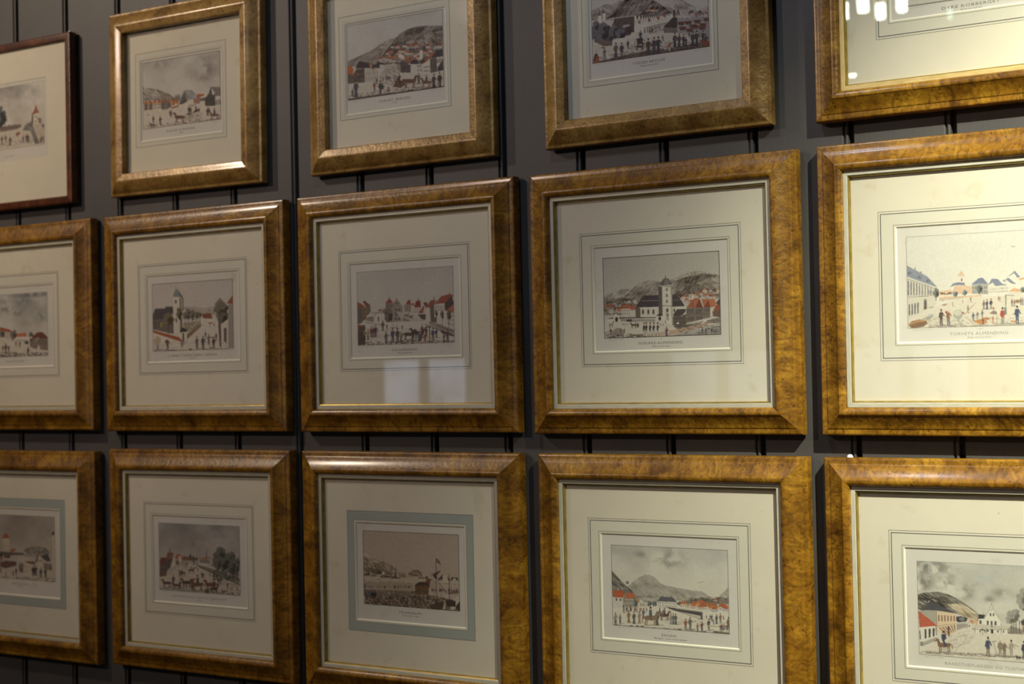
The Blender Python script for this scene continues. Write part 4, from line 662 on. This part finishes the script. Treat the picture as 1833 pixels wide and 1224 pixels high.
    for x,y,rx,ry in ((985,660,50,50),(960,690,40,30),(1010,640,35,35),(1060,520,50,60),(1090,480,60,50),(1080,590,40,30)):p.tree(x,y,rx,ry,'85837a')
    for x in (992,1012,975,1040):p.Ln('5a554c',5,[x,700,x,800])
    p.P('4b4a4c',[1050,705,1080,680,1300,700,1300,735,1060,735]);p.P('b49880',[1062,735,1300,735,1300,810,1065,805]);p.win('5a4c44',[1065,745,1300,745,1300,800,1065,800],9,1,.4,.8);p.town(1320,800,2000,830,10,110,130,'4b4e55 c65a40')
    p.hill('d0c8b7',[215,975,800,960,1100,1020,2100,1100,2100,1130,215,985],.12);p.specks('6c685e',215,945,1090,965,260,22,2.2,.5,.05);p.specks('8a8679',380,850,640,960,80,30,1.6,.4,-.3);p.Ln('7a7468',3,[510,950,540,910,575,885,610,820],.7)
    p.horse(420,955,105,'80624a',-1);p.P('3c4660',[395,810,430,805,438,845,420,860,440,910,425,910,398,850]);p.E('b8947c',413,800,9,10);p.P('2e3038',[400,795,408,778,425,785,427,795])
    p.fig(780,992,160,'47506a','7f705f',shade=1);p.Ln('7a7264',4,[855,990,825,870]);p.Ln('7a7264',5,[808,874,850,864])
    p.fig(880,992,140,'877e6c','8c8474',hat=0);p.fig(915,1000,135,'7c705c','7a705f',hat=0);p.fig(972,1000,142,'a29a86','a09886');p.Ln('a29a86',7,[985,895,1035,910]);p.fig(1078,1015,150,'3c4660','5a5248')
    p.horse(1030,1018,32,'3a3a38',-1)
    for i in range(8):p.fig(1170+i*110,1040+i*8,140,'5c5a64','7a7264')
    p.done('45433f',grain=.02,edge=.0007)
m_peg=M('white_plastic',(.75,.75,.74),.4).m
# ------------------------------------------------------------------ structure: beaded vertical boards
ROOM=(-6.2,3.0,-6.0)                        # left, right, back of the room
GX=[-.4785-.1401*k for k in range(-25,42)]
GX=[(-.4785+.1403*k) for k in range(-41,25)]
wall=obj('wall_back',mesh('wall_back',*box(ROOM[0],ROOM[1],.012,.06,0,2.95),m_dark),kind='structure')
# board profile from its left joint to its right joint: (x, depth into the wall)
PITCH=.1403
prof=[(.0035,.012),(.0035,.0015),(.0048,0),(PITCH-.0125,0),(PITCH-.0115,.0006),(PITCH-.0108,.0036),(PITCH-.0088,.0036),(PITCH-.0082,.0010),(PITCH-.0068,.0000),(PITCH-.0050,.0004),(PITCH-.0040,.0018),(PITCH-.0038,.012)]
V=[];Fc=[];n=len(prof)
for z in (0.02,2.93):V+=[(x,y,z) for x,y in prof]
for i in range(n-1):Fc.append((i,i+1,n+i+1,n+i))
Fc.append(tuple(range(n-1,-1,-1)));Fc.append(tuple(range(n,2*n)));Fc.append((0,n,2*n-1,n-1))
mb=mesh('plank',V,Fc,m_wall)
for k,x in enumerate(GX):
    if ROOM[0]<x and x+PITCH<ROOM[1]:obj('plank',mb,wall,(x,0,0))
obj('floor',mesh('floor',*box(ROOM[0],ROOM[1],ROOM[2],0,-.05,0),m_floor),kind='structure')
obj('ceiling',mesh('ceiling',*box(ROOM[0],ROOM[1],ROOM[2],0,2.95,3.0),m_room),kind='structure')
obj('wall_left',mesh('wall_left',*box(ROOM[0]-.05,ROOM[0],ROOM[2],.06,0,2.95),m_room),kind='structure')
obj('wall_right',mesh('wall_right',*box(ROOM[1],ROOM[1]+.05,ROOM[2],.06,0,2.95),m_room),kind='structure')
WZ0,WZ1,WW=Z0-.55,Z0+.13,.37
WXS=(-5.42,-3.30,-2.22,.6);ed=[ROOM[0]]+[q for x in WXS for q in (x-WW,x+WW)]+[ROOM[1]]
fw=join([box(ed[2*i],ed[2*i+1],ROOM[2]-.1,ROOM[2],WZ0,WZ1) for i in range(len(WXS)+1)]+[box(ROOM[0],ROOM[1],ROOM[2]-.1,ROOM[2],0,WZ0),box(ROOM[0],ROOM[1],ROOM[2]-.1,ROOM[2],WZ1,2.95)])
obj('wall_front',mesh('wall_front',*fw,m_room),kind='structure')
for k,WX in enumerate(WXS):
    y0,y1=ROOM[2]-.07,ROOM[2]-.02
    wn=obj('window_%d'%(k+1),mesh('window_%d'%(k+1),*join([box(WX-WW,WX-WW+.04,y0,y1,WZ0,WZ1),box(WX+WW-.04,WX+WW,y0,y1,WZ0,WZ1),box(WX-WW+.04,WX+WW-.04,y0,y1,WZ0,WZ0+.04),box(WX-WW+.04,WX+WW-.04,y0,y1,WZ1-.04,WZ1)]),m_dark),kind='structure')
    obj('mullion',mesh('mullion',*box(WX-.035,WX+.035,y0,y1,WZ0+.04,WZ1-.04),m_dark),wn)
    for s in (-1,1):
        x0,x1=sorted((WX+s*.035,WX+s*(WW-.04)))
        obj('pane',mesh('pane',*box(x0,x1,ROOM[2]-.052,ROOM[2]-.044,WZ0+.04,WZ1-.04),m_day if k==0 else m_day2),wn)
# ------------------------------------------------------------------ framed prints
def smooth_prof(p,k=3):
    p=np.array(p,float);out=[]
    for i in range(len(p)-1):
        p0=p[max(i-1,0)];p1=p[i];p2=p[i+1];p3=p[min(i+2,len(p)-1)]
        for t in np.arange(k)/k:
            out.append(.5*((2*p1)+(-p0+p2)*t+(2*p0-5*p1+4*p2-p3)*t*t+(-p0+3*p1-3*p2+p3)*t**3))
    out.append(p[-1]);return [tuple(q) for q in out]
P_BIG=[(0,0),(0,.0150),(.0006,.0162)]+smooth_prof([(.0012,.0170),(.0028,.0175),(.0060,.0178),(.0086,.0181)])+smooth_prof([(.0090,.0187),(.0100,.0192),(.0140,.0205),(.0190,.0230),(.0240,.0259),(.0280,.0286)])+smooth_prof([(.0284,.0292),(.0300,.0297),(.0325,.0296),(.0352,.0286),(.0374,.0266),(.0388,.0238)])+[(.0388,.004),(.0388,0)]
P_SML=[(0,0),(0,.0130),(.0006,.0142)]+smooth_prof([(.0012,.0148),(.0030,.0152),(.0052,.0158),(.0075,.0176),(.0115,.0204),(.0165,.0232),(.0215,.0255),(.0250,.0268),(.0275,.0270),(.0300,.0264),(.0350,.0252),(.0395,.0240)])+[(.0405,.0230),(.0405,.004),(.0405,0)]
P_FLT=[(0,0),(0,.0150),(.0008,.0158)]+[(.0030,.0160),(.0120,.0160)]+[(.0138,.0158),(.0145,.0150),(.0145,.004),(.0145,0)]
def rail(P,a,b,s0=0.):
    """moulding along local X, half length a, its outer edge at z=-b"""
    g=.00012;V=[];n=len(P)
    for sgn in (-1,1):
        for s,h in P:V.append((sgn*(a-s0-s-g),-h,-b+s0+s))
    Fc=[(i,n+i,n+i+1,i+1) for i in range(n-1)]+[tuple(range(n)),tuple(range(2*n-1,n-1,-1)),(0,n-1,2*n-1,n)]
    return V,[f[::-1] for f in Fc]
def moulding(name,P,a,b,mat,parent,s0=0.,sm=38,**kw):
    mh=mesh(name,*rail(P,a,b,s0),mat,True,sm);mv=mesh(name,*rail(P,b,a,s0),mat,True,sm)
    for m,ang in ((mh,0),(mv,90),(mh,180),(mv,-90)):
        obj(name,m,parent,rot=(0,math.radians(ang),0),**kw)
def ring(o,i,y,yi=None):
    """frame-like ring between rects (L,R,B,T)"""
    yi=y if yi is None else yi
    def c(r,yy):return [(r[0],-yy,r[2]),(r[1],-yy,r[2]),(r[1],-yy,r[3]),(r[0],-yy,r[3])]
    return c(o,y)+c(i,yi),[(k,(k+1)%4,4+(k+1)%4,4+k) for k in range(4)]
def grow(r,d):return (r[0]-d,r[1]+d,r[2]-d,r[3]+d)
def pxmap(X,Z,t,h,x0,y0,s):
    ct,st=math.cos(t),math.sin(t)
    def f(pts):
        px=x0+pts[:,0]/s;py=y0+pts[:,1]/s
        d=F[None]+RR[None]*((px-CX)/FOC)[:,None]-UU[None]*((py-CY)/FOC)[:,None]
        k=(D-.004-h)/d[:,1];wx=d[:,0]*k-X;wz=d[:,2]*k-Z
        return np.stack([wx*ct+wz*st,-wx*st+wz*ct],1)
    return f
def text(body,w,hgt,shear=0.):
    c=bpy.data.curves.new('t','FONT');c.body=body;c.size=1.;c.shear=shear;c.align_x='CENTER';c.space_character=1.15;c.resolution_u=2
    o=bpy.data.objects.new('t',c);C.objects.link(o);dg=bpy.context.evaluated_depsgraph_get();m=bpy.data.meshes.new_from_object(o.evaluated_get(dg))
    n=len(m.vertices);co=np.zeros(n*3);m.vertices.foreach_get('co',co);co=co.reshape(-1,3)
    co[:,0]-=(co[:,0].max()+co[:,0].min())/2;k=w/(np.ptp(co[:,0])+1e-6);q=hgt/.72
    r=np.stack([co[:,0]*k,np.zeros(n),co[:,1]*q],1);m.vertices.foreach_set('co',r.ravel());m.update()
    bpy.data.objects.remove(o);bpy.data.curves.remove(c);return m
def lin(c):return np.where(c<=.04045,c/12.92,((c+.055)/1.055)**2.4)
BIGP=dict(half=(.2165,.2005),P='big',win=(-.111,.1085,-.077,.082),line=(-.1335,.1285,-.0990,.1040),pic=(-.0965,.0942,-.0560,.0665))
SMLP=dict(half=(.1843,.1716),P='sml',win=(-.1085,.0945,-.0735,.0790),line=(-.1190,.1030,-.0835,.0915),pic=(-.1035,.0890,-.0500,.0755))
def spec(base,**k):
    d=dict(base);d.update(k);return d
SUB='Bergen seet mod Søen'
FR={
'10':spec(SMLP,half=(.180,.1643),P='flt',pos=(-2.313,.505),win=(-.105,.1056,-.0664,.0871),line=None,pic=(-.100,.0998,-.0437,.0805),art=(pic10,0,100,6.12),N=900,title=('',.05),sub='Bergen seet fra Søen',
  label='thin dark reddish mahogany framed print, leftmost of the top row'),
'11':spec(SMLP,pos=(-1.8457,.5123),t=-.34,win=(-.1092,.0900,-.073,.0778),line=(-.121,.1006,-.0836,.0905),pic=(-.1049,.0858,-.0505,.073),art=(pic11,240,80,6.8),N=1250,title=('SLAGTER ALMENDING',.070),sub='i Bergen',
  label='golden framed print of a horse cart on a wide street, beside the thin mahogany frame'),
'12':spec(SMLP,pos=(-1.3714,.5125),t=.09,win=(-.1093,.0946,-.0749,.0798),line=(-.1212,.1025,-.0832,.0918),pic=(-.1058,.0886,-.0503,.0761),art=(pic12,605,0,5.695),N=1400,title=('TORVET, BERGEN',.063),sub='mod Øst',
  label='golden framed print of a dark hill above a busy market square, top row'),
'13':spec(SMLP,pos=(-.9114,.5135),t=.21,win=(-.1069,.0961,-.0735,.0800),line=(-.1173,.1046,-.0833,.0900),pic=(-.1015,.0905,-.0477,.0755),art=(pic13,1035,0,7.188),N=1550,title=('TYDSKE BRYGGE',.053),sub='Bergen seet mod Syden',
  label='golden framed print of a gabled wharf and anchored boats, cut by the top edge'),
'14':spec(BIGP,pos=(-.4456,.5375),art=(pic14,1500,0,5.505),N=420,title=('DYRE KOBBERGET',.075),sub='Bergen seet mod Søen',blue=0,win=(-.1100,.1085,-.0730,.082),line=(-.1300,.1285,-.0955,.1040),gilt=1,
  label='burl framed print with bright gold slip and lamp reflections in its glass, top right corner'),
'20':spec(BIGP,pos=(-2.299,.107),win=(-.111,.103,-.0773,.0815),line=(-.1335,.1205,-.0983,.106),pic=(-.0965,.0865,-.0569,.0672),art=(pic20,0,480,5.826),N=900,title=('SANDVIKEN',.05),sub='',faint=1,
  label='brown burl framed print of houses under cloudy grey sky, leftmost of the middle row'),
'21':spec(BIGP,pos=(-1.8316,.1055),win=(-.116,.1069,-.0749,.0845),line=(-.137,.1270,-.0976,.1062),pic=(-.103,.0922,-.0546,.0696),art=(pic21,240,455,5.562),N=1250,title=('S. MARIA TYDSKE KIRKE i BERGEN',.118),sub='mod Vest',
  label='brown burl framed print of a twin towered church behind a red topped wall'),
'22':spec(BIGP,pos=(-1.3685,.1051),pic=(-.0978,.0955,-.0563,.0671),win=(-.112,.1088,-.0778,.0813),art=(pic22,600,430,5.1),N=1450,title=('NYE ALMENDING',.050),sub='Bergen seet mod Søen',
  label='brown burl framed print of red roofed houses, bluish window reflection on its glass'),
'23':spec(BIGP,pos=(-.9079,.1035),pic=(-.0953,.0942,-.0565,.0652),art=(pic23,1050,420,5.563),N=1600,title=('NYKIRKE-ALMENDING',.0705),sub='Bergen seet mod Syden',
  label='golden brown burl framed print of a white church tower below grey hills'),
'24':spec(BIGP,pos=(-.4468,.1021),t=-.29,art=(pic24,1590,380,4.708),N=1500,title=('TORVETS ALMENDING',.075),sub='Bergen seet mod Vesten',faint=1,win=(-.110,.1085,-.0758,.0821),pic=(-.0963,.0942,-.0558,.0680),
  label='brightly lit burl framed print of a pale town square, right end of the middle row'),
'30':spec(BIGP,pos=(-2.298,-.3345),blue=1,win=(-.111,.110,-.0836,.0868),line=(-.1335,.1272,-.1027,.1065),pic=(-.0965,.0968,-.0525,.0733),art=(pic30,0,880,5.56),N=900,title=('VAAGSBUNDEN',.05),sub='Bergen seet',faint=1,
  label='dark burl framed print with blue grey mount band, leftmost of the bottom row'),
'31':spec(BIGP,pos=(-1.8264,-.3283),t=.12,win=(-.1155,.1090,-.0785,.0797),line=(-.1372,.1277,-.1008,.1036),pic=(-.1020,.0932,-.0570,.0657),art=(pic31,255,890,5.322),N=1250,title=('STADSPORTEN OG UDENFOR SYGEHUUSET',.132),sub='mod Syden',faint=1,
  label='dark burl framed print of horses on a road beside tall trees'),
'32':spec(BIGP,pos=(-1.3678,-.328),blue=1,win=(-.1097,.1070,-.0803,.0823),line=(-.1268,.1237,-.0989,.1013),pic=(-.0962,.0947,-.0539,.0686),art=(pic32,620,905,4.996),N=1450,title=('TRIANGELEN',.045),sub='Seet fra Vaagen i Bergen',
  label='burl framed print of a crowded harbour with a flag, blue grey mount band around it'),
'33':spec(BIGP,pos=(-.903,-.328),win=(-.1136,.1066,-.0770,.0815),line=(-.1341,.1272,-.0996,.1039),pic=(-.0969,.0913,-.0565,.0644),art=(pic33,1060,940,5.1),N=1600,title=('ENGEN',.023),sub='i Bergen, seet mod Syden',subw=.056,
  label='golden burl framed print of strollers on a wide square, below the white church print'),
'34':spec(BIGP,pos=(-.4465,-.3285),win=(-.1098,.1085,-.0798,.0806),line=(-.130,.1285,-.1009,.1030),pic=(-.0933,.0942,-.0625,.0626),art=(pic34,1600,960,4.635),N=1500,title=('RAADSTUEPLADSEN OG TUGTHUSET',.115),sub='',faint=1,
  label='brightly lit burl framed print of a blue coated rider, bottom right corner'),
}
def engraving(key,f,X,Z,t,parent,ph):
    fn,x0,y0,s=f['art'];L,R,B,T=f['pic'];N=f['N']
    mp=pxmap(X,Z,t,ph,x0,y0,s)
    a=mp(np.array([[0,0],[100.,0]]));pxs=abs(a[1,0]-a[0,0])/100   # metres per crop pixel
    if key not in('14',):
        a=mp(np.array([[480.,500],[580.,500]]));pxs=abs(a[1,0]-a[0,0])/100
    p=Painter(L,R,B,T,N,int(key)*7,mp,pxs);fn(p)
    fin=[];orig=p
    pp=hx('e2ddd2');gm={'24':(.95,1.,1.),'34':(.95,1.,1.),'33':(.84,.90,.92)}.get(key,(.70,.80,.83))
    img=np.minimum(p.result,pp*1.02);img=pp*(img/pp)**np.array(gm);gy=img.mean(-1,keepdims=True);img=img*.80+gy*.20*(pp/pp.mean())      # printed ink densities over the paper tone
    H,W=img.shape[:2]
    xs=np.linspace(L,R,W);zs=np.linspace(T,B,H)
    X_,Z_=np.meshgrid(xs,zs);co=np.stack([X_.ravel(),np.full(W*H,-ph),Z_.ravel()],1)
    m=bpy.data.meshes.new('engraving');m.vertices.add(W*H);m.vertices.foreach_set('co',co.ravel())
    i=np.arange(W*H).reshape(H,W);q=np.stack([i[:-1,:-1],i[1:,:-1],i[1:,1:],i[:-1,1:]],-1).reshape(-1,4)
    nf=len(q);m.loops.add(nf*4);m.loops.foreach_set('vertex_index',q.ravel().astype(np.int32));m.polygons.add(nf)
    m.polygons.foreach_set('loop_start',np.arange(0,nf*4,4,dtype=np.int32))
    m.update(calc_edges=True)
    ca=m.color_attributes.new('Ink','FLOAT_COLOR','POINT');col=np.ones((W*H,4),np.float32);col[:,:3]=lin(img.reshape(-1,3));ca.data.foreach_set('color',col.ravel())
    m.materials.append(m_print)
    obj('engraving',m,parent)
def framed(key,f):
    X,Z=f['pos']
    if f['P']=='big':                       # the sheets sit 5 mm further forward in the deep frames
        k=.005/1.962
        for q in ('win','line','pic'):
            r=f[q];f[q]=(r[0]-(X+r[0])*k,r[1]-(X+r[1])*k,r[2]-(Z+r[2])*k,r[3]-(Z+r[3])*k)
    ph=.00935+(.005 if f['P']=='big' else 0);t=math.radians(f.get('t',0));a,b=f['half']
    root=obj('framed_print',None,None,(X,-.004,Z0+Z),(0,-t,0),label=f['label'],category='framed print')
    root.empty_display_size=.1
    kind=f['P'];P={'big':P_BIG,'sml':P_SML,'flt':P_FLT}[kind];wm={'big':m_burl,'sml':m_gold,'flt':m_mahog}[kind]
    moulding('frame_rail',P,a,b,wm,root,sm=50)
    if kind=='big':
        s0=.0384;sl=[(0,.004),(0,.0218),(.0006,.0226),(.0058,.0226),(.0066,.0220)]
        moulding('slip',sl+[(.0066,.004)],a,b,m_gilt if f.get('gilt') else m_slip,root,s0,20)
        g=[(0,.004),(0,.0206),(.0005,.0214),(.0012,.0211),(.0021,.0190),(.0026,.0168),(.0026,.004)]
        moulding('gilt_sight_edge',g,a,b,m_sight,root,s0+.0066,25)
        inner=(-a+.047,a-.047,-b+.047,b-.047)
    else:
        d={'sml':.0405,'flt':.0145}[kind];inner=(-a+d,a-d,-b+d,b-d)
    big=grow(inner,.006);up=.005 if kind=='big' else 0.;MATY=.0110+up;SHY=.0092+up
    obj('backing_board',mesh('backing_board',*box(big[0],big[1],-.0075,-.004,big[2],big[3]),m_dark),root)
    w=f['win'];bw=grow(w,-.0017)
    # print sheet
    sh=obj('print_sheet',mesh('print_sheet',*box(w[0]-.004,w[1]+.004,-SHY,-SHY+.0006,w[2]-.004,w[3]+.004),m_sheet),root)
    engraving(key,f,X,Z,t,sh,ph)
    # captions
    L,R,B,T=f['pic'];cx=(L+R)/2;ink=m_ink2 if f.get('faint') else m_ink
    def put(body,wd,h,x,z,sh_=0.,nm='lettering',mt=None):
        if not body:return
        m=text(body,wd,h,sh_);m.materials.clear();m.materials.append(mt or ink);m.name=nm;obj(nm,m,sh,(x,-SHY-.00008,z))
    if key!='10' :
        put(f['title'][0],f['title'][1],.0040,cx-.002,B-.0108)
    put(f['sub'],f.get('subw',.0014*len(f['sub'])),.0025,cx-.001,B-.0150,.35,'script_lettering')
    put('Tegnet og lith. af Prahl',.026,.0011,L+.020,B-.0028,.35,'script_lettering',m_ink2);put('Prahls lith. Inst.',.021,.0011,R-.014,B-.0028,.35,'script_lettering',m_ink2);put('Forl.',.006,.0011,cx,B-.0034,.35,'script_lettering',m_ink2)
    # mount board with bevelled window
    if key=='10':
        mb_=obj('mount_board',mesh('mount_board',*ring(big,w,SHY+.0006),m_mat),root)
        obj('window_bevel',mesh('window_bevel',*ring(w,grow(w,-.0006),SHY+.0006,SHY+.0001),m_bevel),mb_)
        obj('ruled_line',mesh('ruled_line',*ring(grow(w,.0003),grow(w,-.0001),SHY+.00068),m_rule2),mb_)
    else:
        v,q=ring(big,w,MATY);v2,q2=ring(big,w,MATY-.0017)
        mb_=obj('mount_board',mesh('mount_board',*join([(v,q),(v2,q2)]),m_mat),root)
        obj('window_bevel',mesh('window_bevel',*ring(w,bw,MATY,MATY-.00165),m_bevel),mb_)
        e=.00006;ln=f['line']
        def rule(r,wd,mt):obj('ruled_line',mesh('ruled_line',*ring(r,grow(r,-wd),MATY+e*2),mt),mb_)
        bl=f.get('blue')
        if kind=='sml':
            rule(ln,.0007,m_rule);obj('washed_band',mesh('washed_band',*ring(grow(ln,-.0007),grow(w,.0006),MATY+e),m_tint),mb_,label='faintly tinted wash band')
            rule(grow(w,.0030),.0004,m_rule2)
        elif bl:
            rule(ln,.0006,m_rule);obj('washed_band',mesh('washed_band',*ring(grow(ln,-.0006),grow(w,.0034),MATY+e),m_blue),mb_,label='blue grey wash band')
            rule(grow(w,.0034),.0005,m_rule)
        else:
            rule(ln,.0005,m_rule);rule(grow(ln,-.0030),.0011,m_rule)
            obj('washed_band',mesh('washed_band',*ring(grow(ln,-.0041),grow(w,.0028),MATY+e),m_tint),mb_,label='faintly green tinted wash band')
            rule(grow(w,.0028),.0005,m_rule)
    obj('glass_pane',mesh('glass_pane',*box(inner[0]-.0015,inner[1]+.0015,-.0137-up,-.0117-up,inner[2]-.0015,inner[3]+.0015),m_glass),root)
    if key=='14':  # small metal plates added to give the bluish glints under this frame
        for u in (.134,.151):obj('glint_plate',mesh('glint_plate',*box(u-.005 if u<.14 else u-.002,u+.005 if u<.14 else u+.002,-.004,-.0005,-b-.0032,-b-.0004),m_metal),root)
    if key in('10','34'):
        v,q=lathe([(.0,.0042),(.0022,.0038),(.0038,.0024),(.0045,.0005),(.0045,-.002),(0,-.002)],12)
        obj('wall_peg',mesh('wall_peg',v,q,m_peg,True),root,({'10':.172,'34':-.182}[key],-.007,b))
_pd=Painter.done
def _d(self,*a,**k):self.result=_pd(self,*a,**k)
Painter.done=_d
for key,f in FR.items():framed(key,f)
# ------------------------------------------------------------------ pendant tube lamps, seen only as reflections
def ray(px,py):
    d=F+RR*(px-CX)/FOC-UU*(py-CY)/FOC;return d/d[1]
def hang(px,py,y,mt,h,r,label):
    d=ray(px,py);k=D-y-.02;x=d[0]*k;z=Z0+d[2]*k      # mirror image of a lamp standing at depth y
    lp=obj('pendant_lamp',None,None,(x,y,z),label=label,category='pendant lamp',group='tube lamps hanging in the room')
    v,q=lathe([(0,0),(r*.8,.001),(r,.006),(r,h-.004),(r*.9,h),(0,h)],18);obj('glass_tube',mesh('glass_tube',v,q,mt,True,40),lp)
    v,q=lathe([(0,h+.05),(r*.6,h+.05),(r*1.15,h+.03),(r*1.15,h-.003),(0,h-.003)],18);obj('lamp_cap',mesh('lamp_cap',v,q,m_brass,True,40),lp)
    v,q=lathe([(.003,h+.05),(.003,2.95-z)],8);obj('cord',mesh('cord',v,q,m_dark,True),lp)
for px,py,mt,h,r,where in ((1519,37,m_lamp,.060,.0065,'thin sliver at far left'),(1549,25,m_lamp,.09,.0185,'second from left'),(1580,37,m_lamp,.055,.0160,'hanging lowest of four'),(1618,24,m_lamp,.09,.0175,'rightmost of four'),(1704,38,m_lamp2,.040,.008,'faint green over caption'),(1530,140,m_lamp,.012,.012,'dot at lower left')):
    hang(px,py,-2.9,mt,h,r,'glowing tube lamp mirrored in top right picture, '+where)
